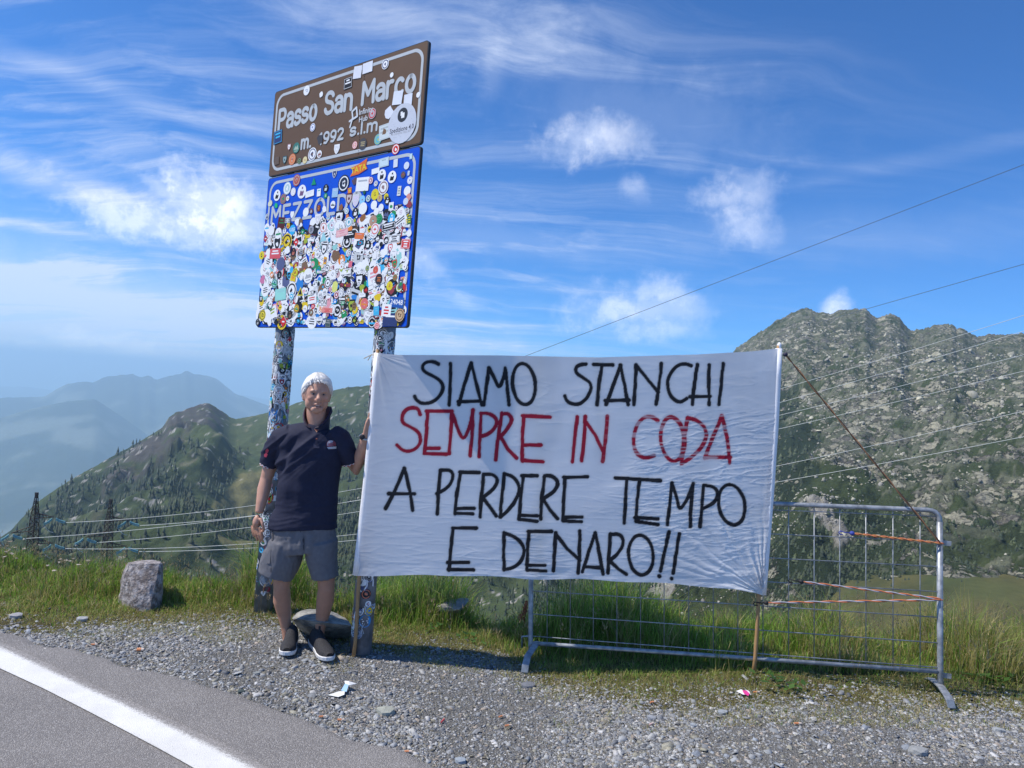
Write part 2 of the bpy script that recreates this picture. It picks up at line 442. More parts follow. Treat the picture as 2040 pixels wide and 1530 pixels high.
def asphalt_nodes(t, co):
    vo = t.new('ShaderNodeTexVoronoi', inp={'Vector': co, 'Scale': 210.}); n2 = t.noise(co, 420, 4, .75); n3 = t.noise(co, 1.3, 4, .6)
    c = t.mix(t.smooth(n3, .35, .7), (.21, .198, .19), (.265, .25, .238))
    s = t.new('ShaderNodeSeparateColor', inp={0: vo.outputs['Color']})
    c = t.mix(t.math('MULTIPLY', t.smooth(s.outputs[0], .5, .95), .45), c, (.50, .48, .46))
    c = t.mix(t.math('MULTIPLY', t.smooth(s.outputs[1], .6, .95), .4), c, (.10, .097, .095))
    h = t.math('SUBTRACT', t.math('MULTIPLY', n2, .6), vo.outputs['Distance'])
    return c, h


def asphalt_mat():
    m = bpy.data.materials.new('asphalt'); m.use_nodes = True; t = NT(m.node_tree); p = t.n['Principled BSDF']
    co = t.new('ShaderNodeTexCoord').outputs['Object']; c, h = asphalt_nodes(t, co)
    t.l.new(c, p.inputs['Base Color']); p.inputs['Roughness'].default_value = .8; p.inputs['Specular IOR Level'].default_value = .35
    b = t.new('ShaderNodeBump', inp={'Height': h, 'Strength': .8, 'Distance': .006}); t.l.new(b.outputs[0], p.inputs['Normal']); return m


def paint_mat():
    m = bpy.data.materials.new('road_paint'); m.use_nodes = True; t = NT(m.node_tree); p = t.n['Principled BSDF']
    co = t.new('ShaderNodeTexCoord').outputs['Object']; c, h = asphalt_nodes(t, co)
    e = t.new('ShaderNodeAttribute', attribute_name='across').outputs['Fac']
    n = t.noise(co, 60, 6, .75); n2 = t.noise(co, 260, 3, .7); n4 = t.noise(co, 5, 4)
    worn = t.math('ADD', t.math('MULTIPLY', t.math('ABSOLUTE', t.math('SUBTRACT', e, .36)), 1.75), t.math('MULTIPLY', t.math('SUBTRACT', n2, .5), .9))
    worn = t.math('ADD', worn, t.math('MULTIPLY', t.math('SUBTRACT', n, .5), .6))
    f = t.smooth(worn, .56, .88)
    pc = t.mix(t.smooth(n4, .3, .7), (.62, .62, .60), (.71, .71, .69)); pc = t.mix(t.math('MULTIPLY', t.smooth(n, .5, .8), .4), pc, (.5, .49, .47))
    f = t.math('MAXIMUM', f, t.math('MULTIPLY', t.smooth(t.math('ADD', t.math('MULTIPLY', n2, .6), t.math('MULTIPLY', n, .5)), .60, .74), .55)); t.l.new(t.mix(f, pc, c), p.inputs['Base Color']); p.inputs['Roughness'].default_value = .7; p.inputs['Specular IOR Level'].default_value = .3
    b = t.new('ShaderNodeBump', inp={'Height': t.math('MULTIPLY', h, .7), 'Strength': .5, 'Distance': .004}); t.l.new(b.outputs[0], p.inputs['Normal']); return m


xr = np.concatenate([np.linspace(-60, -5, 30)[:-1], np.linspace(-5, 5, 900), np.linspace(5, 60, 30)[1:]])
tt = np.concatenate([np.linspace(0, .1, 30)[:-1], np.linspace(.1, 1, 30)])
ye = road_edge(xr) + (fbm(xr*5, xr*0+2, 5, 5)-.5)*.10
XX = np.repeat(xr[None], len(tt), 0); YY = ye[None]*(1-tt[:, None]) + (-11.)*tt[:, None]
ZZ = g_base(XX, YY)+.012; ZZ[0] -= .03
road = mesh_np('road', np.stack([XX, YY, ZZ], -1).reshape(-1, 3), grid_faces(len(tt), len(xr)), asphalt_mat(), smooth=True)
tag(road, kind='structure', label='grey asphalt mountain road')
xl = np.linspace(-14, 1.5, 600); ac = np.linspace(0, 1, 24)
up_, lo_ = line_up(xl)+.035, line_lo(xl)-.004
XX = np.repeat(xl[None], 24, 0); YY = up_[None]*(1-ac[:, None]) + lo_[None]*ac[:, None]
rl = mesh_np('road_marking', np.stack([XX, YY, g_base(XX, YY)+.017], -1).reshape(-1, 3), grid_faces(24, 600), paint_mat(), smooth=True, attrs={'across': 1-np.repeat(ac[:, None], 600, 1)*0.0-ac[:, None]*1.0+0*XX})
tag(rl, kind='structure', label='worn white edge line painted on the asphalt')

# valley sheet far below the verge
az_px = np.linspace(-900, 3000, 160)


def meadow_z(T): return -58-7*np.clip((.60-T)/.16, 0, 1)


def valley():
    th = np.linspace(-math.pi*.5, math.pi*.5, 200); rr = np.concatenate([[30, 60], np.geomspace(90, 29000, 95)])
    T, R = np.meshgrid(th, rr, indexing='xy'); x, y = R*np.sin(T), R*np.cos(T)
    side = sstep(T, .40, .44)
    z = np.maximum(-.42*R, -1500)*(1-side)+meadow_z(T)*side + (fbm(x/90, y/90, 4, 2)-.5)*(8*side) + (fbm(x/25, y/25, 4, 12)-.5)*2.0
    z = np.where(R < 61, -30, z); z = z - side*sstep(R, 1500, 6000)*900
    grassy = np.stack([.02+.16*fbm(x/9, y/22, 5, 6)**1.3, .035+.11*fbm(x/9, y/22, 5, 6)**1.2, .012+.04*fbm(x/9, y/22, 5, 6)], -1)
    gm = sstep(fbm(x/22, y/30, 4, 9), .55, .75)[..., None]*.7
    c = grassy*(1-gm) + np.array([.06, .08, .028])*gm
    return mesh_np('valley', np.stack([x, y, z], -1).reshape(-1, 3), grid_faces(len(rr), len(th)), terrain_mat('valley_meadow', .25, .5, .25, .5), col=c.reshape(-1, 3), smooth=True)


tag(valley(), kind='structure', label='dry meadow on the valley floor below the pass')
# ------------------------------------------------------------------ mountains


def ridge(name, crestp, basep, Dc, Db, nx, nt, disp, colf, m, gexp=1.15, back=14, x0=None, x1=None, jag=0, label=None, extra=None):
    cx, cy = zip(*crestp); bx, by = zip(*basep)
    X = np.linspace(x0 if x0 is not None else cx[0], x1 if x1 is not None else cx[-1], nx)
    yc = np.interp(X, cx, cy) + (fbm(X/9, X*0, 5, 7)-.5)*jag*2 + (fbm(X/2.6, X*0+4, 3, 3)-.5)*jag; yb = np.interp(X, bx, by)
    t = np.linspace(0, 1, nt)[:, None]
    PX = np.repeat(X[None], nt, 0); PY = yb + (yc-yb)*t
    DcX = Dc(X) if callable(Dc) else Dc; DbX = Db(X) if callable(Db) else Db
    D = DbX*(DcX/DbX)**(t**gexp) + 0*PX
    P = at_dist(PX, PY, D); T = np.repeat(t, nx, 1)
    P = P + disp(P, T, PX, PY)
    col = colf(P, T, PX, PY)
    Pc = P[-1]; bk = []
    hv = Pc[:, :2]-CAM[:2]; hv /= np.linalg.norm(hv, axis=1)[:, None]; Dm = float(np.mean(DcX))
    for i in range(1, back+1):
        q = Pc.copy(); s = Dm*.006*i*(1+i*.12); q[:, :2] += hv*s; q[:, 2] -= s*.62*(1+.25*(fbm(q[:, 0]/(Dm*.03), q[:, 1]/(Dm*.03), 3, 5)-.5)); q[:, 2] = np.maximum(q[:, 2], np.minimum(Pc[:, 2]-1, -1600)); bk.append(q)
    P = np.concatenate([P, np.array(bk)], 0); col = np.concatenate([col, np.repeat(col[-1:], back, 0)], 0)
    ex = None
    if extra: v_ = extra['v']; ex = {'rk': np.concatenate([v_, np.repeat(v_[-1:], back, 0)], 0)}
    o = mesh_np(name, P.reshape(-1, 3), grid_faces(P.shape[0], nx), m, col=col.reshape(-1, 3), smooth=True, attrs=ex)
    tag(o, kind='structure', label=label); return P[:nt], PX, PY, T


def soft_poly(PX, PY, pts, soft=14):
    """1 inside the polygon given in photo pixels, wobbling soft edge"""
    px = PX+(fbm(PX/22, PY/22, 4, 41)-.5)*soft*2.6; py = PY+(fbm(PX/22, PY/22, 4, 43)-.5)*soft*2.6
    ins = np.zeros(PX.shape, bool); n = len(pts); dmin = np.full(PX.shape, 1e9)
    for i in range(n):
        (x1, y1), (x2, y2) = pts[i], pts[(i+1) % n]
        c = ((y1 > py) != (y2 > py)) & (px < (x2-x1)*(py-y1)/((y2-y1) or 1e-9)+x1); ins ^= c
        dx, dy = x2-x1, y2-y1; u = np.clip(((px-x1)*dx+(py-y1)*dy)/(dx*dx+dy*dy), 0, 1)
        dmin = np.minimum(dmin, np.hypot(px-x1-u*dx, py-y1-u*dy))
    sd = np.where(ins, dmin, -dmin); return sstep(sd, -soft*.4, soft*.4)


# farthest faint range and the blue range
def d0(P, T, PX, PY):
    n = (ridged(P[..., 0]/1500, P[..., 1]/1500, 5, 3)-.5)*230*np.clip(1-T, .0, 1)**.8*sstep(T, 0, .2); return np.stack([0*n, 0*n, n], -1)
def c0(P, T, PX, PY):
    k = fbm(P[..., 0]/500, P[..., 1]/500, 5, 3)[..., None]; return np.array([.05, .065, .04])*(.6+.8*k)+sstep(k, .55, .7)*np.array([.08, .08, .07])
mt = terrain_mat('far_slopes', .004, .6, .2, 20)
ridge('far_mountain', [(-700, 790), (-300, 800), (0, 770), (50, 770), (110, 778), (300, 800), (420, 800), (480, 786), (540, 797), (640, 812), (800, 820), (1300, 840)], [(-700, 860), (540, 860), (1300, 930)], 27000, 17500, 320, 40, d0, c0, mt, label='faintest mountain range on the left horizon')
ridge('blue_mountain', [(-900, 840), (-500, 760), (-150, 800), (0, 793), (20, 792), (90, 790), (112, 775), (132, 765), (170, 760), (185, 762), (205, 752), (222, 749), (265, 745), (280, 752), (297, 747), (310, 757), (340, 748), (358, 745), (372, 738), (385, 745), (412, 748), (432, 755), (448, 768), (470, 785), (500, 795), (560, 818), (640, 850), (760, 880), (1300, 930)],
      [(-900, 1200), (1300, 1260)], 12000, 4300, 360, 110, d0, c0, mt, jag=1.2, label='hazy blue mountain with a serrated crest, left of the sign posts')
# spur of the blue range
ridge('blue_spur', [(-900, 900), (-300, 880), (-40, 845), (60, 815), (130, 800), (190, 795), (250, 835), (320, 885), (400, 935), (520, 1000), (700, 1060)], [(-900, 1230), (700, 1260)], 9000, 4000, 260, 70, d0, c0, mt, jag=1, label='hazy blue spur below the serrated mountain')

B_CREST = [(-700, 1330), (-300, 1220), (-60, 1108), (0, 1070), (20, 1058), (45, 1030), (70, 1003), (110, 975), (150, 950), (205, 920), (260, 890), (300, 866), (325, 850), (335, 832), (352, 820), (366, 818), (378, 812), (398, 806), (408, 803), (418, 804), (430, 811), (440, 818), (450, 823), (458, 831), (472, 834), (490, 831), (540, 820), (600, 800), (650, 782), (690, 773), (740, 768), (820, 752), (900, 750), (1000, 765), (1120, 790), (1250, 800), (1400, 860), (1600, 960)]


def crag(PX, PY): return soft_poly(PX, PY, [(325, 850), (352, 812), (410, 795), (450, 822), (425, 850), (395, 880), (360, 905), (320, 935), (250, 960), (200, 975), (215, 930), (300, 870)], 10)


def dB(P, T, PX, PY):
    x, y = P[..., 0], P[..., 1]; cg = crag(PX, PY); w_ = np.clip((1-T)*6, .03, 1)
    n = (ridged(x/260, y/420, 5, 13)-.6)*95*w_ + (ridged(x/60, y/90, 5, 23)-.5)*(16+38*cg)*w_ + (fbm(x/16, y/16, 3, 4)-.5)*5*w_
    return np.stack([0*n, 0*n, n], -1)


def forestB(P, PX, PY):
    x, y = P[..., 0], P[..., 1]
    f = sstep(fbm(x/70, y/110, 5, 71)+.35*(fbm(x/18, y/18, 3, 72)-.5), .46, .56)
    reg = np.maximum(soft_poly(PX, PY, [(-200, 1200), (20, 1060), (150, 950), (330, 850), (300, 930), (420, 900), (350, 960), (520, 900), (480, 950), (430, 990), (500, 1010), (760, 960), (760, 1300), (-200, 1300)], 30)*.55,
                     soft_poly(PX, PY, [(-200, 1200), (20, 1060), (150, 950), (330, 850), (290, 940), (210, 1010), (340, 1020), (520, 1015), (560, 1120), (400, 1130), (-100, 1190)], 22))
    reg = np.maximum(reg, soft_poly(PX, PY, [(630, 900), (660, 790), (740, 770), (1100, 800), (1600, 960), (1600, 1400), (1200, 1400), (760, 1050), (640, 1150)], 30)*.8)
    reg = np.maximum(reg, soft_poly(PX, PY, [(560, 1170), (760, 1140), (1250, 1180), (1400, 1400), (560, 1400)], 20))
    field = np.maximum(soft_poly(PX, PY, [(405, 1000), (480, 962), (600, 930), (600, 1000), (470, 1000)], 8), soft_poly(PX, PY, [(425, 1128), (500, 1118), (620, 1125), (700, 1140), (680, 1158), (425, 1155)], 5))
    field = np.maximum(field, soft_poly(PX, PY, [(735, 1150), (880, 1150), (900, 1195), (735, 1200)], 8))
    return np.clip(reg*(.35+f)+.25*f*(PY > 880), 0, 1)*(1-field), field


def cB(P, T, PX, PY):
    x, y = P[..., 0], P[..., 1]; fo, field = forestB(P, PX, PY); cg = crag(PX, PY)
    n = fbm(x/50, y/50, 5, 61)[..., None]
    c = np.array([.034, .056, .024])*(1-n)+np.array([.076, .096, .038])*n
    tr = sstep(ridged(x/38, y/60, 4, 67), .80, .90)[..., None]*.5; c = c*(1-tr)+np.array([.24, .215, .15])*tr
    c = c*(1-fo[..., None])+np.array([.026, .040, .020])*fo[..., None]
    rk = (cg*sstep(fbm(x/22, y/22, 4, 62), .35, .6))[..., None]; c = c*(1-rk)+np.array([.070, .066, .062])*rk
    c = c*(1-field[..., None])+(np.array([.13, .125, .055])*(.75+.5*n))*field[..., None]
    rr_ = sstep(fbm(x/10, y/10, 4, 99), .74, .78)[..., None]; c = c*(1-rr_)+np.array([.30, .29, .27])*rr_
    return c


mB = terrain_mat('wooded_slope', .05, .8, .22, 3)
PB = ridge('green_hill', B_CREST, [(-700, 1500), (-200, 1330), (600, 1330), (1600, 1420)], lambda X: np.interp(X, [-300, 100, 450, 900, 1600], [850, 1050, 1500, 1500, 900]), lambda X: 330+0*X, 520, 280, dB, cB, mB, jag=1.2, label='green hill with a dark crag, falling away behind the man')

C_CREST = [(1180, 1010), (1300, 880), (1400, 765), (1465, 698), (1500, 672), (1540, 645), (1562, 632), (1582, 624), (1596, 616), (1607, 615), (1622, 621), (1640, 622), (1655, 625), (1668, 622), (1685, 617), (1700, 614), (1722, 617), (1735, 628), (1745, 635), (1757, 633), (1765, 627), (1778, 627), (1792, 636), (1803, 648), (1813, 659), (1832, 658), (1852, 653), (1870, 648), (1893, 649), (1912, 654), (1930, 663), (1946, 673), (1960, 673), (1966, 668), (2000, 670), (2040, 668), (2100, 655), (2250, 640), (2500, 700), (2900, 760)]
C_BASE = [(1180, 1400), (1500, 1330), (1600, 1235)]+[tuple(float(v) for v in project(np.array([295*math.sin(a), 295*math.cos(a), float(meadow_z(a))-4.0]))) for a in (.45, .50, .55, .60, .65, .72, .80, .93)]


def forestC(P, PX, PY):
    x, y = P[..., 0], P[..., 1]; f = fbm(x/45, y/60, 5, 171)
    reg = soft_poly(PX, PY, [(1100, 1400), (1100, 1150), (1500, 780), (1620, 790), (1640, 850), (1600, 900), (1680, 950), (1790, 1010), (1800, 1060), (1700, 1080), (1760, 1150), (1600, 1240), (1500, 1400)], 34)
    low = soft_poly(PX, PY, [(1500, 1000), (1700, 990), (2100, 1040), (2100, 1180), (1700, 1180), (1500, 1300)], 25)*.5
    scree = np.maximum(soft_poly(PX, PY, [(1255, 1240), (1300, 1185), (1330, 1150), (1390, 1150), (1370, 1200), (1330, 1260)], 7), soft_poly(PX, PY, [(1590, 1030), (1640, 1030), (1700, 1100), (1660, 1105)], 8))
    return np.clip(np.maximum(reg, low)*sstep(f, .40, .52), 0, 1)*(1-scree), scree, reg


def dC(P, T, PX, PY):
    x, y = P[..., 0], P[..., 1]; w_ = np.clip((1-T)*9, .02, 1); b_ = sstep(T, 0, .30)
    wx, wy = x+(fbm(x/40, y/40, 3, 5)-.5)*30, y+(fbm(x/40, y/40, 3, 6)-.5)*30
    n = (ridged(wx/230, wy/330, 6, 113)-.6)*85*w_*b_ + (ridged(wx/52, wy/60, 5, 123)-.55)*26*w_*b_
    f1, f2, cid = worley(wx/13, wy/12, 3); blk = np.clip(f2-f1, 0, .16)/.16*(cid > .45)*(.2+cid)
    f1b, f2b, cidb = worley(wx/5, wy/4.4, 6); blk2 = np.clip(f2b-f1b, 0, .16)/.16*(cidb > .5)*(.3+cidb)
    fo, sc, reg = forestC(P, PX, PY)
    n = n + (blk*2.6+blk2*1.4+(ridged(wx/9, wy/9, 3, 7)-.5)*3.0)*np.clip(1-T, .35, 1)**.5*b_*(1-.8*fo)
    return np.stack([0*n, 0*n, n], -1)


RKV = {}


def cC(P, T, PX, PY):
    x, y = P[..., 0], P[..., 1]; fo, scree, reg = forestC(P, PX, PY)
    wx, wy = x+(fbm(x/40, y/40, 3, 5)-.5)*30, y+(fbm(x/40, y/40, 3, 6)-.5)*30
    f1, f2, cid = worley(wx/13, wy/12, 3); f1b, f2b, cidb = worley(wx/5, wy/4.4, 6)
    n = fbm(x/30, y/30, 5, 161)[..., None]
    c = np.array([.028, .046, .018])*(1-n)+np.array([.070, .086, .034])*n
    big = fbm(x/110, y/140, 4, 88)
    cover = np.clip(.36+.50*sstep(big, .42, .66)+.25*sstep(T, .35, .8)-.55*reg-.55*sstep(T, .10, .0), 0, 1)
    r1 = ((f2-f1) > .10)*(cid > 1-.62*cover); r2 = ((f2b-f1b) > .10)*(cidb > 1-.60*cover)
    RKV['v'] = cover*(1-fo)*(1-.0*T); rm = np.clip(np.maximum(r1, r2*.9)*.35, 0, 1)[..., None]
    rc = np.array([.27, .265, .205])*(.72+.5*cid[..., None]+.25*(cidb[..., None]-.5))
    rc = rc*(1-sstep(big, .6, .75)[..., None]*.25)
    c = c*(1-rm)+rc*rm
    c = c*(1-fo[..., None])+np.array([.024, .036, .018])*fo[..., None]
    pr = sstep(T, .80, .93)[..., None]*.40*sstep(fbm(x/9, y/9, 3, 8), .4, .55)[..., None]; c = c*(1-pr)+np.array([.155, .150, .105])*(.7+.6*n)*pr
    sc = scree[..., None]; c = c*(1-sc)+np.array([.30, .285, .25])*(.8+.4*n)*sc
    return c


mC = terrain_mat('rocky_slope', .30, 1.0, .40, 2.6)
_t = NT(mC.node_tree); _p = _t.n['Principled BSDF']; _co = _t.new('ShaderNodeTexCoord').outputs['Object']; _rk = _t.new('ShaderNodeAttribute', attribute_name='rk').outputs['Fac']
_m = _t.new('ShaderNodeMapping'); _t.l.new(_co, _m.inputs[0]); _m.inputs['Scale'].default_value = (1, 1, 1.6); _m.inputs['Rotation'].default_value = (.3, .35, 0)
_n1 = _t.noise(_m.outputs[0], .026, 10, .70, .6); _n2 = _t.noise(_m.outputs[0], .35, 6, .7, .4)
_base = _p.inputs['Base Color'].links[0].from_socket
_off = _t.vmath('MULTIPLY', _t.vmath('SUBTRACT', _t.new('ShaderNodeTexNoise', inp={'Vector': _m.outputs[0], 'Scale': .16, 'Detail': 5, 'Roughness': .65}).outputs['Color'], (.5, .5, .5)), (11, 11, 11)); _dist = _t.vmath('ADD', _m.outputs[0], _off); _big = _t.math('MULTIPLY', _t.math('SUBTRACT', _n1, .52), 3.6)
_f = None; _tone = None
for _sc, _k in ((.075, 1.), (.19, .92)):
    _v = _t.new('ShaderNodeTexVoronoi', inp={'Vector': _dist, 'Scale': _sc}); _e = _t.new('ShaderNodeTexVoronoi', feature='DISTANCE_TO_EDGE', inp={'Vector': _dist, 'Scale': _sc})
    _cs = _t.new('ShaderNodeSeparateColor', inp={0: _v.outputs['Color']})
    _a = _t.smooth(_t.math('SUBTRACT', _t.math('ADD', _t.math('MULTIPLY', _rk, .54*_k), _big), _cs.outputs[0]), 0., .08)
    _a = _t.math('MULTIPLY', _a, _t.smooth(_e.outputs['Distance'], .015, .09))
    _f = _a if _f is None else _t.math('MAXIMUM', _f, _a); _tone = _cs.outputs[1] if _tone is None else _t.math('MULTIPLY', _t.math('ADD', _tone, _cs.outputs[1]), .5)
_rc = _t.mix(_t.smooth(_t.math('ADD', _t.math('MULTIPLY', _n2, .7), _t.math('MULTIPLY', _tone, .4)), .36, .72), (.10, .095, .085), (.38, .365, .27))
_t.l.new(_t.mix(_f, _base, _rc), _p.inputs['Base Color'])
_b = _p.inputs['Normal'].links[0].from_node; _t.l.new(_t.math('ADD', _t.math('MULTIPLY', _f, .9), _n2), _b.inputs['Height'])
PC = ridge('rocky_mountain', C_CREST, C_BASE, 1350, lambda X: np.interp(X, [1180, 1600, 1690, 2900], [230, 275, 295, 295]), 600, 400, dC, cC, mC, extra=RKV, gexp=1.1, jag=4.0, label='rocky grey and green mountain behind the right side of the banner')


def scatter(PR, dens, n, seed):
    P, PX, PY, T = PR; r = np.random.default_rng(seed)
    nt, nx = PX.shape; i = r.integers(0, nt-2, n*6); j = r.integers(0, nx-2, n*6)
    pr = dens[i, j]; k = r.random(len(i)) < pr; i, j = i[k][:n], j[k][:n]
    a, b = r.random(len(i))[:, None], r.random(len(i))[:, None]
    return P[i, j]*(1-a)*(1-b)+P[i+1, j]*a*(1-b)+P[i, j+1]*(1-a)*b+P[i+1, j+1]*a*b, PX[i, j], PY[i, j]


def trees(name, pts, hmin, hmax, seed, cols, label, sides=5, wid=.2):
    r = np.random.default_rng(seed); n = len(pts); h = r.uniform(hmin, hmax, n)*np.clip(np.hypot(pts[:, 0], pts[:, 1])/700, .45, 1.1); 
    V = []; base = np.zeros((n, 2*(sides+1), 3))
    for tier, (zb, zt, wr) in enumerate(((0.02, .66, 1.), (.42, 1., .62))):
        for s in range(sides):
            a = 2*math.pi*s/sides+r.uniform(0, 1.2, n); rr = h*wid*wr*r.uniform(.65, 1.3, n)
            base[:, tier*(sides+1)+s] = np.stack([rr*np.cos(a), rr*np.sin(a), h*(zb+r.uniform(-.04, .08, n))], -1)
        base[:, tier*(sides+1)+sides] = np.stack([r.normal(0, .02, n)*h, r.normal(0, .02, n)*h, h*zt], -1)
    V = (base+pts[:, None]-np.array([0, 0, .6])).reshape(-1, 3)
    f = []
    for tier in (0, 1):
        o = tier*(sides+1)
        for s in range(sides): f.append((o+s, o+(s+1) % sides, o+sides))
    Fq = (np.array(f)[None]+(np.arange(n)*2*(sides+1))[:, None, None]).reshape(-1, 3)
    c = np.array(cols)[r.integers(0, len(cols), n)]*r.uniform(.7, 1.3, (n, 1)); c = np.repeat(c, 2*(sides+1), 0)
    return tag(mesh_np(name, V, Fq, M['needles'], col=c), kind='stuff', label=label)


M['needles'] = mat('conifer_needles', attr=True, rough=.8, var=.3, scale=.4)
P_, PX_, PY_, T_ = PB; fo, field = forestB(P_, PX_, PY_)
dl = fo**1.6*np.clip(1.15-T_, .05, 1)
pts, _, _ = scatter(PB, dl, 11000, 1)
trees('conifer_forest', pts, 6, 13, 2, [(.020, .036, .020), (.030, .048, .022), (.038, .056, .024)], 'dark conifer forest covering the green hill behind the man')
P_, PX_, PY_, T_ = PC; fo, sc, reg = forestC(P_, PX_, PY_)
pts, _, _ = scatter(PC, np.clip(fo*np.clip(1-T_, .1, 1)+.012*(T_ < .6), 0, 1)*.6, 9000, 3)
trees('mountain_scrub', pts, 2.2, 6.5, 4, [(.022, .036, .018), (.034, .050, .020), (.05, .066, .026)], 'dark scrub and small firs on the lower rocky mountain', wid=.42)


def rocks_np(name, pts, size, seed, cols, m, label=None, flat=.6, sink=.2, kind='stuff', parent=None, spread=.9):
    """angular chips: jittered 8-corner blocks"""
    r = np.random.default_rng(seed); n = len(pts); s = np.asarray(size)
    c8 = np.array([(-1, -1, -1), (1, -1, -1), (1, 1, -1), (-1, 1, -1), (-1, -1, 1), (1, -1, 1), (1, 1, 1), (-1, 1, 1)], float)
    B = c8[None]+r.uniform(-.45, .45, (n, 8, 3)); B[:, 4:, :2] *= r.uniform(.7, 1.0, (n, 1, 1))
    asp = np.stack([np.ones(n), r.uniform(.35, .95, n), r.uniform(.16, flat, n)], -1); B *= asp[:, None]*.5*s[:, None, None]
    tx, ty, tz = r.normal(0, .30, n), r.normal(0, .30, n), r.uniform(0, 6.28, n)
    cx, sx, cy, sy, cz, sz = np.cos(tx), np.sin(tx), np.cos(ty), np.sin(ty), np.cos(tz), np.sin(tz)
    x, y, z = B[..., 0], B[..., 1], B[..., 2]
    y, z = y*cx[:, None]-z*sx[:, None], y*sx[:, None]+z*cx[:, None]
    x, z = x*cy[:, None]+z*sy[:, None], -x*sy[:, None]+z*cy[:, None]
    x, y = x*cz[:, None]-y*sz[:, None], x*sz[:, None]+y*cz[:, None]
    V = np.stack([x, y, z], -1)+pts[:, None]+np.stack([0*s, 0*s, s*asp[:, 2]*(.5-sink)], -1)[:, None]
    f = np.array([(4, 5, 6, 7), (0, 1, 5, 4), (1, 2, 6, 5), (2, 3, 7, 6), (3, 0, 4, 7)])
    Fq = (f[None]+(np.arange(n)*8)[:, None, None]).reshape(-1, 4)
    c = np.array(cols)[r.integers(0, len(cols), n)]*r.uniform(.75, 1.25, (n, 1)); c = np.repeat(c, 8, 0)
    o = mesh_np(name, V.reshape(-1, 3), Fq, m, col=c, parent=parent); return tag(o, kind=kind, label=label)


pts, _, _ = scatter(PC, np.clip((1-fo)*(T_ > .16)*(T_ < .93)*sstep(fbm(P_[..., 0]/60, P_[..., 1]/80, 4, 88), .38, .6)+.0, 0, 1), 12000, 5)
M['far_rock'] = mat('pale_boulder', attr=True, rough=.95, var=.25, scale=.6)
rocks_np('mountain_boulders', pts, np.random.default_rng(5).lognormal(.40, .45, len(pts))*np.clip(np.hypot(pts[:, 0], pts[:, 1])/800, .3, 1.3), 6, [(.31, .30, .24), (.26, .25, .22), (.36, .35, .27)], M['far_rock'], 'pale boulders strewn over the rocky mountain', flat=.9)
# ------------------------------------------------------------------ haze
hb = MB(); hb.box((0, 16000, -800), 70000, 40000, 2200)
hm = bpy.data.materials.new('air_haze'); hm.use_nodes = True; t = NT(hm.node_tree); t.n.remove(t.n['Principled BSDF'])
pv = t.new('ShaderNodeVolumePrincipled'); pv.inputs['Color'].default_value = (.55, .80, 1, 1); pv.inputs['Density'].default_value = HAZE_DENSITY; pv.inputs['Anisotropy'].default_value = .1
t.l.new(pv.outputs[0], t.n['Material Output'].inputs['Volume'])
HAZE = tag(hb.build('haze', hm), kind='stuff', label='thin blue air haze filling the valley')
# ================================================================== ROAD SIGN
SG = dict(x0=-1.8688, y0=5.125, zb=CAMH+.3463, yaw=.6565, W=1.5516, H=1.714, H2=1.0876)
SD = np.array([math.cos(SG['yaw']), -math.sin(SG['yaw']), 0]); SN = np.array([-math.sin(SG['yaw']), -math.cos(SG['yaw']), 0])
SO = np.array([SG['x0'], SG['y0'], SG['zb']])
def sign_uv(px, py):
    P = on_plane(px, py, SO, SN); d = P-SO; return d@SD, d[..., 2]
def sign_p(u, v, d=0.): return SO+SD*u+np.array([0, 0, 1.])*v+SN*d
POSTC = [SO+SD*.1488*SG['W']-SN*.08, SO+SD*.821*SG['W']-SN*.08]
sign_root = empty('road_sign', (float(POSTC[1][0]), float(POSTC[1][1]), float(ground_z(POSTC[1][0], POSTC[1][1]))))
tag(sign_root, 'tall brown and blue mountain pass sign covered in stickers on two round posts', 'road sign')
PR_ = .066
post_objs = []
for i, c in enumerate(POSTC):
    gz = float(ground_z(c[0], c[1]))
    b = MB(); b.tube([(c[0], c[1], gz-.3), (c[0], c[1], SG['zb']+SG['H']-.12)], PR_, 32)
    po = b.build('post', M['post'], sign_root, smooth=False); po.data.polygons.foreach_set('use_smooth', [len(p.vertices) == 4 for p in po.data.polygons]); post_objs.append(po)
    for zc in (.18, .95, 1.25, 1.6):
        k = MB(); k.tube([(c[0], c[1], SG['zb']+zc-.02), (c[0], c[1], SG['zb']+zc+.02)], PR_+.006, 24); k.box(tuple(c+SN*.055+np.array([0, 0, SG['zb']-c[2]+zc])), .10, .04, .04, Matrix.Rotation(-SG['yaw'], 3, 'Z')); k.build('clamp', M['dark_edge'], po)


def rrect(u0, v0, u1, v1, r, n=6):
    pts = []
    for cx, cy, a0 in ((u1-r, v1-r, 0), (u0+r, v1-r, 90), (u0+r, v0+r, 180), (u1-r, v0+r, 270)):
        for k in range(n+1): a = math.radians(a0+90*k/n); pts.append((cx+r*math.cos(a), cy+r*math.sin(a)))
    return pts


def flat_ring(mb, o, i, d, pf, col):
    n = len(o); mb.add([pf(u, v, d) for u, v in o]+[pf(u, v, d) for u, v in i], [(k, (k+1) % n, n+(k+1) % n, n+k) for k in range(n)], 0, col)


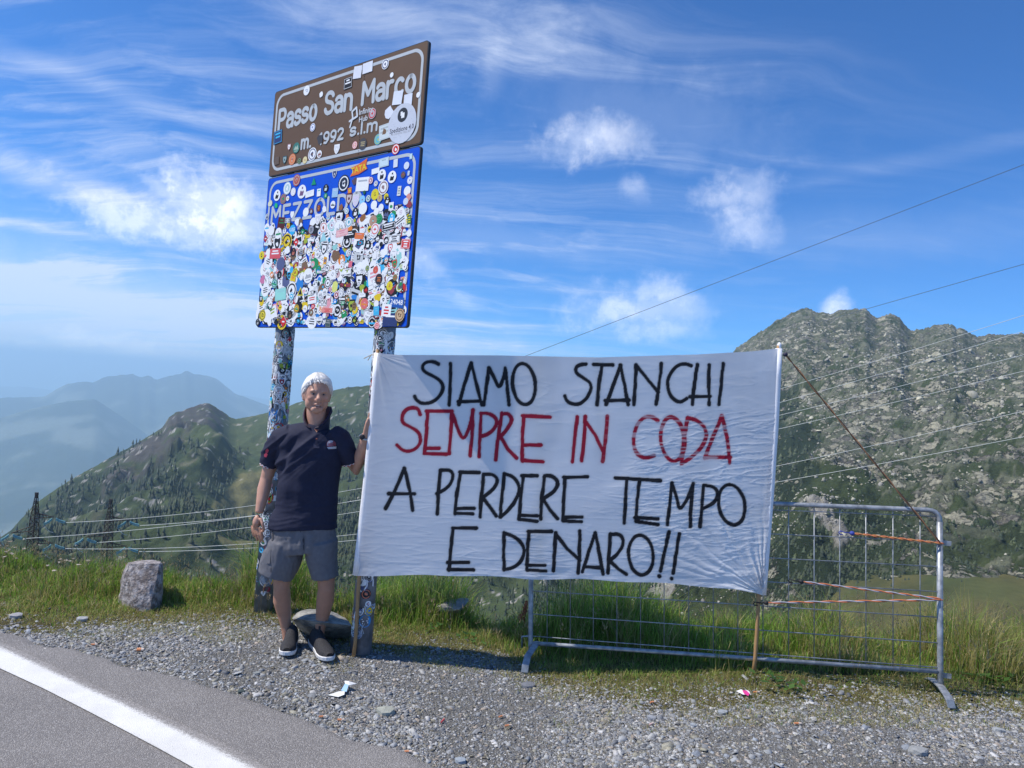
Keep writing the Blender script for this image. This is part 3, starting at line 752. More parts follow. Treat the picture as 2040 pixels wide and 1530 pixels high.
BROWN, BLUE, SGREY, SWHITE = (.135, .080, .047), (.002, .085, .62), (.50, .54, .57), (.62, .66, .70)
def panel(name, v0, v1, col, label):
    mb = MB(); o = rrect(0, v0, SG['W'], v1, .022); n = len(o)
    mb.add([sign_p(u, v, 0) for u, v in o]+[sign_p(u, v, -.020) for u, v in o], [tuple(range(n)), tuple(range(2*n-1, n-1, -1))]+[(k, n+k, n+(k+1) % n, (k+1) % n) for k in range(n)], 0, (.05, .055, .065))
    p = mb.build(name, M['print'], sign_root, colattr=True); tag(p, label)
    f = MB(); o = rrect(.006, v0+.006, SG['W']-.006, v1-.006, .018); f.add([sign_p(u, v, .0012) for u, v in o], [tuple(range(len(o)))], 0, col); f.build('face_sheet', M['print'], p, colattr=True)
    b = MB(); flat_ring(b, rrect(.030, v0+.032, SG['W']-.030, v1-.030, .085, 10), rrect(.050, v0+.052, SG['W']-.050, v1-.050, .068, 10), .0022, sign_p, SGREY); b.build('border_line', M['print'], p, colattr=True)
    return p


p_brown = panel('brown_panel', SG['H2']+.006, SG['H'], BROWN, 'brown sign panel lettered Passo San Marco m. 1992 s.l.m')
p_blue = panel('blue_panel', 0, SG['H2']-.006, BLUE, 'blue sign panel buried under stickers, lettered MEZZOLDO')
sm = MB()
for k in range(34):
    v = SG['H2']+.03+k*.0178; sm.box(tuple(sign_p(.74*SG['W']*.86, v, .0016)), .0035, .002, .009, Matrix.Rotation(-SG['yaw'], 3, 'Z'), 0, (.05, .035, .025))
sm.build('rivet_seam', M['print'], p_brown, colattr=True)

# stroke lettering ------------------------------------------------------------


def arc(cx, cy, rx, ry, a0, a1, n=16): return [(cx+rx*math.cos(math.radians(a0+(a1-a0)*k/n)), cy+ry*math.sin(math.radians(a0+(a1-a0)*k/n))) for k in range(n+1)]


G = {'P': (.46, [[(0, 0), (0, 1)], [(0, 1), (.24, 1)]+arc(.24, .74, .2, .26, 90, -90)+[(0, .48)]]),
     'a': (.40, [arc(.19, .47, .19, .23, 150, 0)+[(.38, 0)], [(.38, .40), (.2, .40)]+arc(.16, .2, .16, .2, 90, 300)+[(.38, .14)]]),
     's': (.36, [arc(.18, .53, .17, .17, 20, 180)+arc(.18, .50, .17, .14, 190, 260, 6)+arc(.18, .20, .18, .17, 80, -90, 10)+arc(.18, .17, .18, .17, -90, -165, 6)]),
     'o': (.42, [arc(.21, .35, .20, .35, 90, 450, 26)]),
     'S': (.48, [arc(.24, .77, .22, .23, 15, 180)+arc(.24, .74, .22, .20, 190, 255, 6)+arc(.24, .27, .23, .25, 75, -90, 12)+arc(.24, .25, .24, .25, -90, -170, 8)]),
     'n': (.40, [[(0, 0), (0, .70)], [(0, .45)]+arc(.19, .46, .19, .24, 150, 0)+[(.38, 0)]]),
     'M': (.62, [[(0, 0), (.02, 1), (.30, .38), (.58, 1), (.60, 0)]]),
     'r': (.27, [[(0, 0), (0, .70)], [(0, .45)]+arc(.19, .44, .19, .26, 150, 70)]),
     'c': (.38, [arc(.21, .35, .20, .35, 45, 315, 20)]),
     'm': (.66, [[(0, 0), (0, .70)], [(0, .45)]+arc(.15, .48, .15, .22, 150, 0)+[(.30, 0)], [(.30, .45)]+arc(.47, .48, .16, .22, 150, 0)+[(.63, 0)]]),
     '.': (.08, [[(.03, .03), (.05, .03)]]), '1': (.25, [[(0, .75), (.18, 1), (.18, 0)]]),
     '9': (.42, [arc(.21, .68, .20, .31, -20, 340, 22), [(.41, .7), (.38, .3), (.22, 0), (.06, .03)]]),
     '2': (.42, [arc(.21, .74, .2, .26, 165, -20)+[(.02, .02), (.42, .02)]]), 'l': (.05, [[(.02, 0), (.02, 1)]]),
     'E': (.45, [[(.43, 1), (0, 1), (0, 0), (.43, 0)], [(0, .52), (.36, .52)]]), 'Z': (.52, [[(.02, 1), (.5, 1), (0, 0), (.5, 0)]]),
     'O': (.60, [arc(.30, .5, .29, .5, 90, 450, 28)]), 'L': (.42, [[(0, 1), (0, 0), (.42, 0)]]), 'D': (.54, [[(0, 0), (0, 1), (.2, 1)]+arc(.2, .5, .33, .5, 90, -90, 16)+[(0, 0)]]),
     'T': (.5, [[(0, 1), (.5, 1)], [(.25, 1), (.25, 0)]]), 'I': (.05, [[(.02, 0), (.02, 1)]]), ' ': (.3, [])}
_dz = [0.0]


def stroke(mb, pts, wd, pf, col, d0, capn=5):
    """split at sharp corners, drop tiny steps, then ribbons"""
    P = [np.array(p, float) for p in pts]; q = [P[0]]
    for p in P[1:]:
        if np.linalg.norm(p-q[-1]) > wd*.16: q.append(p)
    if np.linalg.norm(P[-1]-q[-1]) > 1e-6:
        if len(q) > 1: q[-1] = P[-1]
        else: q.append(P[-1])
    run = [q[0]]
    for i in range(1, len(q)):
        run.append(q[i])
        if i < len(q)-1:
            t1, t2 = q[i]-q[i-1], q[i+1]-q[i]; c = np.dot(t1, t2)/(np.linalg.norm(t1)*np.linalg.norm(t2)+1e-12)
            if c < .72: stroke_run(mb, run, wd, pf, col, d0, capn); run = [q[i]]
    if len(run) > 1: stroke_run(mb, run, wd, pf, col, d0, capn)


def stroke_run(mb, pts, wd, pf, col, d0, capn=5):
    """flat ribbon with round ends and round joints; each piece a hair above the one before"""
    pts = [np.array(p, float) for p in pts]
    q = [pts[0]]
    for p in pts[1:]:
        if np.linalg.norm(p-q[-1]) > 1e-5: q.append(p)
    L, R = [], []
    for i, p in enumerate(q):
        a = q[max(i-1, 0)]; b = q[min(i+1, len(q)-1)]; t = b-a; t = t/(np.linalg.norm(t)+1e-12); n = np.array([-t[1], t[0]])
        if 0 < i < len(q)-1:
            t1 = (p-q[i-1])/np.linalg.norm(p-q[i-1]); c = max(.45, abs(np.dot(np.array([-t1[1], t1[0]]), n))); k = 1/c
        else: k = 1
        L.append(p+n*wd/2*k); R.append(p-n*wd/2*k)
    _dz[0] += 1; d = d0+(_dz[0] % 40)*.00003
    n = len(q); mb.add([pf(*x, d) for x in L]+[pf(*x, d) for x in R], [(k, k+1, n+k+1, n+k) for k in range(n-1)], 0, col)
    for e, o in ((q[0], q[1]), (q[-1], q[-2])):
        a0 = math.atan2(*(e-o)[::-1]); c = [e+wd/2*np.array([math.cos(a0+math.radians(s)), math.sin(a0+math.radians(s))]) for s in np.linspace(-90, 90, capn+2)]
        mb.add([pf(*x, d) for x in c], [tuple(range(len(c)))], 0, col)


def lettering(text, px0, px1, hpx, parent, wk=.17, col=SGREY, gap=.16):
    """text on the sign panel: baseline from px0 to px1 (photo pixels), cap height measured at px1"""
    (u0, v0), (u1, v1) = sign_uv(*px0), sign_uv(*px1); h = sign_uv(px1[0], px1[1]-hpx)[1]-v1
    tot = sum(G[c][0] for c in text)+gap*(len(text)-1); sx = (u1-u0-wk*h)/(tot)
    x = u0+wk*h/2
    for c in text:
        gw, st = G[c]
        if st:
            mb = MB()
            for s_ in st: stroke(mb, [(x+a*sx, v0+(v1-v0)*((x+a*sx-u0)/(u1-u0))+wk*h/2+b*h*(1-wk)) for a, b in s_], wk*h, sign_p, col, .0030)
            mb.build('letter', M['print'], parent, colattr=True)
        x += (gw+gap)*sx


lettering('Passo', (553, 263), (632, 240), 47, p_brown); lettering('San', (645, 232), (703, 221), 50, p_brown); lettering('Marco', (719, 213), (829, 184), 53, p_brown)
lettering('m.', (599, 300), (621, 295), 30, p_brown, wk=.19); lettering('1992', (634, 291), (685, 279), 26, p_brown, wk=.19); lettering('s.l.m', (697, 274), (753, 261), 27, p_brown, wk=.19)
lettering('MEZZOLDO', (539, 448), (721, 420), 41, p_blue, gap=.22); 

# stickers ---------------------------------------------------------------------
W_, K_ = (.84, .86, .88), (.015, .016, .02)
PAL = [(.62, .03, .03), (.75, .55, .02), (.03, .22, .62), (.05, .45, .75), (.02, .28, .10), (.78, .25, .05), (.30, .05, .07), (.55, .58, .60), (.20, .12, .07), (.30, .62, .60), (.75, .35, .40), (.35, .45, .05), (.10, .12, .25)]


def text_tris(s, size):
    cu = bpy.data.curves.new('t', 'FONT'); cu.body = s; cu.size = size; cu.align_x = 'CENTER'; cu.align_y = 'CENTER'; cu.offset = size*.012; cu.resolution_u = 2
    o = bpy.data.objects.new('t', cu); me = o.to_mesh(); v = [(p.co.x, p.co.y) for p in me.vertices]; f = [tuple(p.vertices) for p in me.polygons]
    o.to_mesh_clear(); bpy.data.objects.remove(o); bpy.data.curves.remove(cu); return v, f


def blob(r, seed, n=14, amp=.5, asp=1.):
    q = random.Random(seed); ks = [q.uniform(1-amp, 1) for _ in range(n)]; return [(r*k*math.cos(2*math.pi*i/n)*asp, r*k*math.sin(2*math.pi*i/n)) for i, k in enumerate(ks)]


def circ(r, n=18, cx=0, cy=0, asp=1.): return [(cx+r*asp*math.cos(2*math.pi*i/n), cy+r*math.sin(2*math.pi*i/n)) for i in range(n)]
def rect(a, b, cx=0, cy=0): return [(cx-a, cy-b), (cx+a, cy-b), (cx+a, cy+b), (cx-a, cy+b)]


def sticker_shape(kind, seed, base=None, ink=None, text=None, asp=1.):
    """list of (polygon, colour, layer) inside a unit radius"""
    q = random.Random(seed); L = []
    base = base or (W_ if q.random() < .52 else (K_ if q.random() < .42 else q.choice(PAL)))
    ink = ink or (q.choice([K_, K_, q.choice(PAL), (.4, .42, .45)]) if sum(base) > 1.2 else q.choice([W_, W_, q.choice(PAL)]))
    if kind == 'disc':
        L.append((circ(1, 22), base, 0))
        m = q.random()
        if m < .35: L.append((circ(.84, 20), ink, 1)); L.append((circ(.70, 20), base, 2))
        if m < .8 or text: 
            if not text: L.append((blob(.52, seed, 12, .6, q.uniform(.6, 1.1)), ink, 3)); L.append((blob(.24, seed+1, 8, .5), q.choice([base, q.choice(PAL)]), 4))
        else:
            for k in range(3): L.append((rect(q.uniform(.3, .6), .07, 0, .3-.3*k), ink, 3))
        if q.random() < .25: L.append((rect(.75, .16, 0, -.15), q.choice(PAL+[K_]), 5))
    elif kind == 'ring': L += [(circ(1, 22), base, 0), (circ(.86, 20), ink, 1), (circ(.66, 20), base, 2), (blob(.4, seed, 10, .6), ink, 3)]
    elif kind == 'plain': L.append((circ(1, 22), base, 0))
    elif kind == 'rect':
        L.append((rect(1, asp), base, 0))
        if q.random() < .4: L.append((rect(.92, asp-.08), ink, 1)); L.append((rect(.86, asp-.14), base, 2))
        if not text:
            for k in range(q.choice([1, 2, 3])): L.append((rect(q.uniform(.35, .75), asp*.13, 0, asp*(.5-.5*k)), ink, 3))
            if q.random() < .3: L.append((blob(asp*.6, seed, 10, .5), q.choice(PAL+[ink]), 4))
    elif kind == 'square': L += [(rect(.95, .95), base, 0)]
    elif kind == 'shield':
        L += [([(-.8, .95), (.8, .95), (.85, .1), (.5, -.6), (0, -1), (-.5, -.6), (-.85, .1)], base, 0), ([(-.6, .7), (.6, .7), (.62, .1), (.35, -.5), (0, -.75), (-.35, -.5), (-.62, .1)], ink, 1), (blob(.35, seed, 9, .5), base, 2)]
    elif kind == 'torn': L.append((blob(1, seed, 9, .4), base, 0))
    elif kind == 'diamond': L += [([(0, 1), (.95, 0), (0, -1), (-.95, 0)], base, 0), (rect(.35, .12), ink, 1)]
    elif kind == 'tri': L += [([(0, 1), (.95, -.8), (-.95, -.8)], base, 0), ([(0, .6), (.6, -.6), (-.6, -.6)], ink, 1)]
    elif kind == 'figure':
        L += [(circ(1, 22), base, 0), ([(-.5, -.6), (-.35, .1), (-.1, .2), (-.1, .65), (.2, .7), (.25, .2), (.5, 0), (.35, -.6)], ink, 1), (circ(.2, 10, .05, .2), base, 2)]
    elif kind == 'mountain': L += [(circ(1, 22), base, 0), ([(-.75, -.35), (-.25, .4), (0, .05), (.3, .55), (.75, -.35)], ink, 1), (rect(.5, .08, 0, -.6), ink, 2)]
    elif kind == 'flag': L += [([(-1, -.35), (-.5, .1), (-1, .3), (0, .38), (1, .62), (.85, .1), (1, -.2), (0, -.4)], base, 0)]
    if text:
        v, f = text_tris(text, 2*(asp if kind in ('rect', 'flag') else .55)*.95)
        mx = max(abs(a) for a, b in v); k = min(1, .88/mx); L.append(((v, f, k), ink, 6))
    return L


_placed = {}


def sticker(shape, pf, cu, cv, r, rot, parent, mb=None, key='sign', zr=1.):
    """place a sticker on top of those already there; pf(u, v, d) maps the printed surface into the world"""
    pl = _placed.setdefault(key, []); lev = 0
    for (a, b, q, l) in pl:
        if (a-cu)**2+(b-cv)**2 < (q+r*1.15)**2: lev = max(lev, l+1)
    pl.append((cu, cv, r*1.15, lev))
    d0 = .0044+lev*.00014; own = mb is None; mb = mb or MB(); c, s = math.cos(rot), math.sin(rot)
    for g, col, lay in shape:
        d = d0+lay*.000018
        if isinstance(g, tuple): v, f, k = g; P = [(a*k, b*k) for a, b in v]; F = f
        else: P = g; F = [tuple(range(len(g)))]
        mb.add([pf(cu+r*(c*a-s*b), cv+r*(s*a+c*b), d) for a, b in P], F, 0, col)
    if own: return mb.build('sticker', M['print'], parent, colattr=True)
# (photo x, photo y, kind, radius in photo px, base, ink, text, aspect) read off the photograph
def Z1(x, y): return 500+x/5.1, 60+y/5.1
def Z2(x, y): return 500+x/5.667, 280+y/5.667
RED, YEL, CYA, GRN, ORA, NAV, MINT, PNK = PAL[0], (.72, .62, .03), PAL[3], PAL[4], PAL[5], (.03, .05, .16), (.35, .68, .62), (.7, .3, .35)
ST1 = [(570, 615, 'disc', 9.5, W_, (.4, .45, .55)), (720, 655, 'torn', 7, W_, (.4, .1, .1)), (990, 540, 'rect', 8, K_, W_, None, .9), (1088, 430, 'rect', 12, (.72, .75, .82), (.72, .75, .82), None, 1.), (1190, 382, 'rect', 9.5, (.75, .78, .86), (.75, .78, .86), None, .72),
       (1370, 348, 'ring', 10, W_, NAV), (1435, 458, 'plain', 5, W_, K_), (1705, 660, 'plain', 5.5, W_, K_), (1495, 690, 'square', 14, (.72, .76, .84), K_), (1600, 710, 'square', 12, (.72, .76, .84), K_), (1405, 835, 'torn', 15, (.72, .76, .84), K_),
       (632, 990, 'ring', 8, W_, (.2, .25, .5)), (1238, 850, 'ring', 10.5, (.5, .45, .5), RED), (278, 1088, 'rect', 9, NAV, CYA, None, .95), (392, 1190, 'shield', 6.5, (.4, .2, .2), W_), (465, 1198, 'mountain', 10.5, (.05, .20, .17), (.4, .5, .4)),
       (628, 1262, 'disc', 13, W_, NAV), (700, 1262, 'mountain', 7.5, W_, (.25, .1, .08)), (424, 1315, 'disc', 11, (.75, .22, .07), (.6, .35, .25)), (347, 1320, 'shield', 8, (.05, .10, .12), (.3, .4, .4)), (496, 1330, 'ring', 6, (.06, .10, .07), (.3, .4, .2)), (553, 1322, 'disc', 7, (.75, .65, .35), (.6, .55, .3)),
       (266, 1330, 'square', 8, (.14, .10, .075), K_), (876, 1212, 'shield', 10, W_, (.7, .72, .75)), (1060, 1170, 'disc', 7.5, (.75, .28, .25), W_), (1140, 1158, 'disc', 11.5, (.07, .07, .08), (.5, .42, .22)), (1295, 1112, 'ring', 10.5, (.12, .45, .6), (.35, .5, .2)), (1362, 1035, 'rect', 10.5, (.62, .70, .72), (.45, .5, .52), None, .95),
       (1540, 950, 'plain', 35, (.58, .62, .70), K_), (705, 1110, 'torn', 11, (.06, .06, .07), W_), (1475, 1212, 'ring', 10.5, RED, W_)]
ST2 = [(520, 450, 'disc', 11.5, (.45, .10, .07), (.45, .42, .4)), (415, 540, 'ring', 12.5, (.45, .62, .66), W_), (300, 620, 'figure', 11, W_, K_), (482, 580, 'disc', 8, W_, (.6, .6, .62)), (580, 578, 'figure', 13.5, W_, (.2, .1, .2)), (370, 660, 'disc', 10, (.4, .12, .18), GRN), (420, 655, 'disc', 5, W_, K_), (290, 735, 'torn', 6.5, (.02, .45, .18), K_), (220, 715, 'torn', 9, (.7, .7, .5), K_),
       (715, 465, 'tri', 8, (.01, .30, .14), (.01, .3, .14)), (948, 380, 'shield', 8, (.55, .57, .58), NAV), (1052, 485, 'disc', 17, (.02, .03, .06), W_), (1220, 325, 'flag', 17, (.72, .16, .03), YEL, 'TATA', .45), (1175, 465, 'torn', 10, (.10, .07, .10), W_), (1265, 495, 'rect', 12.5, W_, (.4, .45, .5), None, .72), (772, 588, 'rect', 7.5, W_, (.03, .45, .42), None, 1.3), (850, 540, 'figure', 8, K_, (.6, .7, .7)), (668, 602, 'rect', 9, W_, (.7, .7, .72), None, .45), (848, 625, 'disc', 5.5, GRN, W_), (955, 590, 'rect', 9, (.35, .55, .75), (.5, .6, .8), None, 1.), (1120, 565, 'rect', 5.5, ORA, GRN, None, 1.), (1112, 660, 'shield', 11.5, (.10, .02, .03), (.6, .5, .5)), (1188, 680, 'shield', 13, (.62, .64, .68), (.65, .6, .75)), (1185, 815, 'figure', 9.5, K_, W_), (1090, 800, 'ring', 6.5, (.3, .45, .5), W_), (1025, 755, 'torn', 8, (.3, .12, .05), (.1, .4, .5)), (930, 725, 'disc', 7.5, W_, (.4, .45, .5)), (770, 765, 'rect', 6, (.10, .03, .02), ORA, None, 1.2), (685, 800, 'disc', 6, (.12, .06, .07), W_), (625, 810, 'plain', 9, W_, K_), (835, 775, 'torn', 8, W_, K_), (470, 840, 'shield', 7, W_, W_),
       (1505, 248, 'rect', 9.5, (.58, .72, .78), (.35, .45, .5), None, .62), (1638, 258, 'rect', 8, (.70, .75, .84), (.7, .75, .84), None, 1.35), (1812, 180, 'rect', 5.5, (.35, .6, .7), W_, None, 1.5), (1762, 285, 'plain', 7.5, (.68, .74, .84), K_), (1412, 345, 'rect', 7.5, W_, W_, None, .48), (1482, 395, 'figure', 12, W_, K_), (1598, 412, 'figure', 12, W_, K_), (1722, 388, 'disc', 6.5, (.12, .10, .10), RED), (1785, 370, 'rect', 4.5, (.6, .72, .8), (.35, .5, .7), None, 1.6), (1800, 450, 'disc', 7.5, W_, (.5, .5, .7)), (1358, 452, 'ring', 7, (.45, .12, .15), W_), (1415, 487, 'disc', 5.5, W_, (.1, .1, .2)), (1500, 532, 'ring', 14, W_, (.3, .2, .2)), (1678, 570, 'rect', 9.5, (.72, .73, .70), (.25, .3, .3), None, 1.9), (1770, 570, 'plain', 9.5, W_, K_), (1785, 645, 'torn', 9, (.7, .3, .25), W_), (1405, 610, 'disc', 11, YEL, (.2, .15, .03)), (1460, 650, 'disc', 7.5, (.55, .45, .2), RED), (1532, 635, 'disc', 6.5, YEL, K_), (1545, 680, 'figure', 8, K_, W_), (1330, 655, 'ring', 7, (.15, .3, .3), W_), (1263, 670, 'disc', 8.5, (.25, .6, .85), (.3, .6, .85)), (1285, 585, 'torn', 5, (.02, .12, .06), YEL), (1275, 770, 'plain', 12, W_, K_), (1395, 730, 'plain', 9, W_, K_), (1425, 805, 'plain', 7.5, W_, K_), (1478, 760, 'plain', 7.5, W_, K_), (1590, 745, 'rect', 8, W_, W_, None, 1.2), (1650, 765, 'shield', 6, (.15, .05, .06), W_), (1700, 815, 'disc', 10.5, W_, (.5, .4, .5)), (1755, 690, 'plain', 7, (.6, .68, .8), K_),
       (1795, 895, 'rect', 9, (.03, .16, .06), YEL, None, 1.7), (1455, 885, 'disc', 10, (.01, .22, .08), (.05, .4, .15)), (1390, 910, 'disc', 11, (.45, .28, .2), (.3, .15, .1)), (1595, 880, 'figure', 10, CYA, W_), (1560, 970, 'rect', 13, K_, W_, None, .38), (1412, 1005, 'ring', 12, W_, (.7, .15, .15)), (1275, 880, 'torn', 10, (.28, .12, .04), K_), (1115, 925, 'ring', 10.5, W_, (.1, .4, .5)), (1002, 865, 'mountain', 8.5, W_, K_), (830, 985, 'disc', 11.5, W_, (.55, .08, .06)), (762, 895, 'shield', 11, W_, (.65, .66, .7)), (925, 960, 'disc', 8.5, W_, (.2, .25, .4)), (478, 1010, 'disc', 10, (.03, .42, .78), (.75, .8, .85), 'USE'), (350, 930, 'rect', 8, (.10, .015, .015), (.02, .2, .06), None, .9), (420, 905, 'rect', 6, (.2, .22, .25), W_, None, .55), (188, 860, 'figure', 6, (.5, .55, .6), NAV), (188, 985, 'disc', 8.5, W_, (.6, .6, .62)), (175, 1110, 'diamond', 8, (.4, .04, .05), W_), (320, 1050, 'disc', 11, W_, (.5, .5, .52)), (240, 1020, 'plain', 10, W_, K_), (520, 1150, 'diamond', 9, RED, W_), (1125, 1065, 'rect', 12, K_, W_, None, .42), (1235, 1080, 'rect', 9, (.75, .2, .06), PNK, None, .45), (1040, 1045, 'rect', 12, (.8, .5, .5), PNK, None, .4), (830, 1090, 'tri', 11, (.3, .62, .68), (.35, .65, .7)), (690, 1010, 'disc', 8, (.3, .32, .38), K_)]
ST3 = [(130, 335, 'disc', 8.5, YEL, K_), (285, 315, 'rect', 12, (.65, .1, .12), W_, None, .55), (490, 300, 'figure', 9, K_, (.5, .15, .1)), (565, 440, 'rect', 6.5, W_, K_, 'ICE', 1.2), (512, 530, 'disc', 9, YEL, (.1, .12, .02)), (848, 395, 'rect', 7, (.8, .42, .03), (.75, .2, .03), None, 1.5), (1133, 435, 'rect', 6.5, (.72, .2, .26), (.7, .1, .15), None, 1.25), (1418, 500, 'disc', 7.5, (.65, .10, .07), (.7, .4, .3)), (1455, 605, 'disc', 11, (.04, .03, .04), (.7, .2, .04)), (955, 690, 'torn', 13, (.68, .72, .20), (.5, .5, .2)), (975, 780, 'ring', 8, (.35, .04, .07), W_), (1290, 880, 'disc', 11, (.7, .16, .16), (.75, .5, .5)), (1575, 680, 'disc', 9, YEL, (.7, .15, .05)), (1655, 865, 'rect', 13.5, (.02, .10, .40), W_, '24048', .52), (1580, 1060, 'rect', 14, NAV, W_, None, .62), (525, 935, 'disc', 8, (.75, .50, .05), (.1, .05, .02)), (345, 775, 'rect', 12, (.30, .68, .62), (.3, .6, .6), None, .65), (470, 795, 'ring', 8, (.05, .45, .65), W_), (140, 1010, 'disc', 11, (.72, .60, .05), K_), (140, 610, 'torn', 11, (.6, .2, .35), K_), (870, 955, 'rect', 11, (.75, .28, .25), RED, None, .3), (1110, 840, 'rect', 6, (.03, .20, .09), ORA, None, 1.7), (1175, 905, 'disc', 7.5, (.08, .05, .03), (.4, .25, .1)), (1430, 1125, 'disc', 7.5, (.75, .13, .14), W_), (700, 835, 'rect', 9, W_, RED, None, .6), (820, 870, 'rect', 9, W_, K_, 'PON', .5), (570, 745, 'tri', 10, YEL, K_), (1690, 1010, 'disc', 13, (.6, .42, .25), (.12, .06, .03)), (1755, 205, 'rect', 8.5, (.65, .05, .05), W_, None, .75), (1330, 215, 'figure', 9, K_, W_), (1540, 955, 'rect', 9, W_, RED, None, .9), (1425, 960, 'rect', 9, CYA, (.2, .5, .7), None, 1.1), (880, 1095, 'rect', 8, (.06, .10, .10), (.3, .3, .3), None, 1.), (215, 1075, 'torn', 11, W_, (.5, .2, .1)), (85, 1090, 'figure', 7, K_, (.4, .4, .4)), (1700, 660, 'rect', 9, (.1, .1, .14), W_, None, 1.4)]


def pxr(r, px, py):
    a = sign_uv(px, py); b = sign_uv(px, py-r); return b[1]-a[1]


n_part = 0
def put(list_, Z, par, lim=None):
    global n_part
    for i, a in enumerate(list_):
        a = list(a)+[None]*(8-len(a)); px, py = Z(a[0], a[1]); u, v = sign_uv(px, py); r = pxr(a[3], px, py)
        asp = a[7] or 1.
        if a[2] in ('rect',) and asp > 1: r = r/asp
        if a[2] in ('rect', 'flag') and asp < 1: r = r*1.5
        kind = a[2]; rot = random.uniform(-.12, .12) if kind != 'flag' else .1
        if a[3] > 30:
            sh = sticker_shape('plain', 1, a[4]); sh += [(circ(.36, 24, 0, .42), (.03, .035, .045), 1), (rect(.11, .13, .02, .40), W_, 2), (rect(.07, .10, -.08, .50), W_, 3)]
            q = random.Random(4)
            for k in range(60):
                xx, yy = q.uniform(-.8, .8), q.uniform(-.8, .8)
                if xx*xx+yy*yy < .72 and not (-.45 < xx < .45 and .0 < yy < .85) and abs(yy+.28) > .15: sh.append((rect(.05, .008, xx, yy), (.45, .48, .55), 1))
            v_, f_ = text_tris('Spedizione 4.0', .30); mx = max(x for x, y in v_); sh.append((([(x*.85/mx, y*.85/mx*1.15-.28) for x, y in v_], f_, 1), (.03, .03, .05), 6))
            v_, f_ = text_tris('AI CONFINI DELL EST', .1); mx = max(x for x, y in v_); sh.append((([(x*.7/mx, y*.7/mx-.47) for x, y in v_], f_, 1), (.35, .36, .4), 6))
            sticker(sh, sign_p, u, v, r*1.12, .0, par); n_part += 1; continue
        sh = sticker_shape(kind, 100+i*7+int(a[0]), a[4], a[5], a[6], asp)
        sticker(sh, sign_p, u, v, r, rot, par); n_part += 1


put(ST1, Z1, p_brown)
# little white route logo with two words
u, v = sign_uv(*Z1(1040, 890)); sk = MB(); stroke(sk, [(u-.02, v-.06), (u+.0, v+.0), (u-.01, v+.04), (u+.03, v+.06), (u+.045, v+.0), (u-.03, v-.02)], .014, sign_p, SWHITE, .0046)
v_, f_ = text_tris('Infinity', .05); sk.add([sign_p(u+.125+a, v+.02+b+.0, .0047) for a, b in v_], f_, 0, SWHITE)
v_, f_ = text_tris('Hub', .05); sk.add([sign_p(u+.105+a, v-.028+b, .0047) for a, b in v_], f_, 0, SWHITE); sk.build('sticker', M['print'], p_brown, colattr=True)
# sparse-to-dense filling on the blue panel: largest are parts, the rest one joined part
q = random.Random(11); rest = MB(); fill = []
for k in range(2600):
    u = q.uniform(.035, SG['W']-.04); v = q.uniform(.03, SG['H2']-.08)
    dens = 1 if v < .66 else max(0, 1-(v-.66)/.10)*.8
    if q.random() > dens: continue
    fill.append((u, v, q.uniform(.013, .030) if q.random() < .80 else q.uniform(.030, .060)))
fill = fill[:1400]
for k, (u, v, r) in enumerate(fill):
    sticker(sticker_shape(q.choice(['disc', 'disc', 'rect', 'rect', 'ring', 'torn', 'shield', 'plain', 'figure', 'mountain', 'diamond', 'disc', 'rect', 'torn']), k*3+5, asp=q.choice([.4, .5, .6, .8, 1.])), sign_p, u, v, r, q.gauss(0, .25), None, rest)
put(ST2, Z2, p_blue)
put(ST3, lambda x, y: (500+x/5.667, 450+y/5.667), p_blue)
tag(rest.build('small_stickers', M['print'], p_blue, colattr=True), kind='stuff')

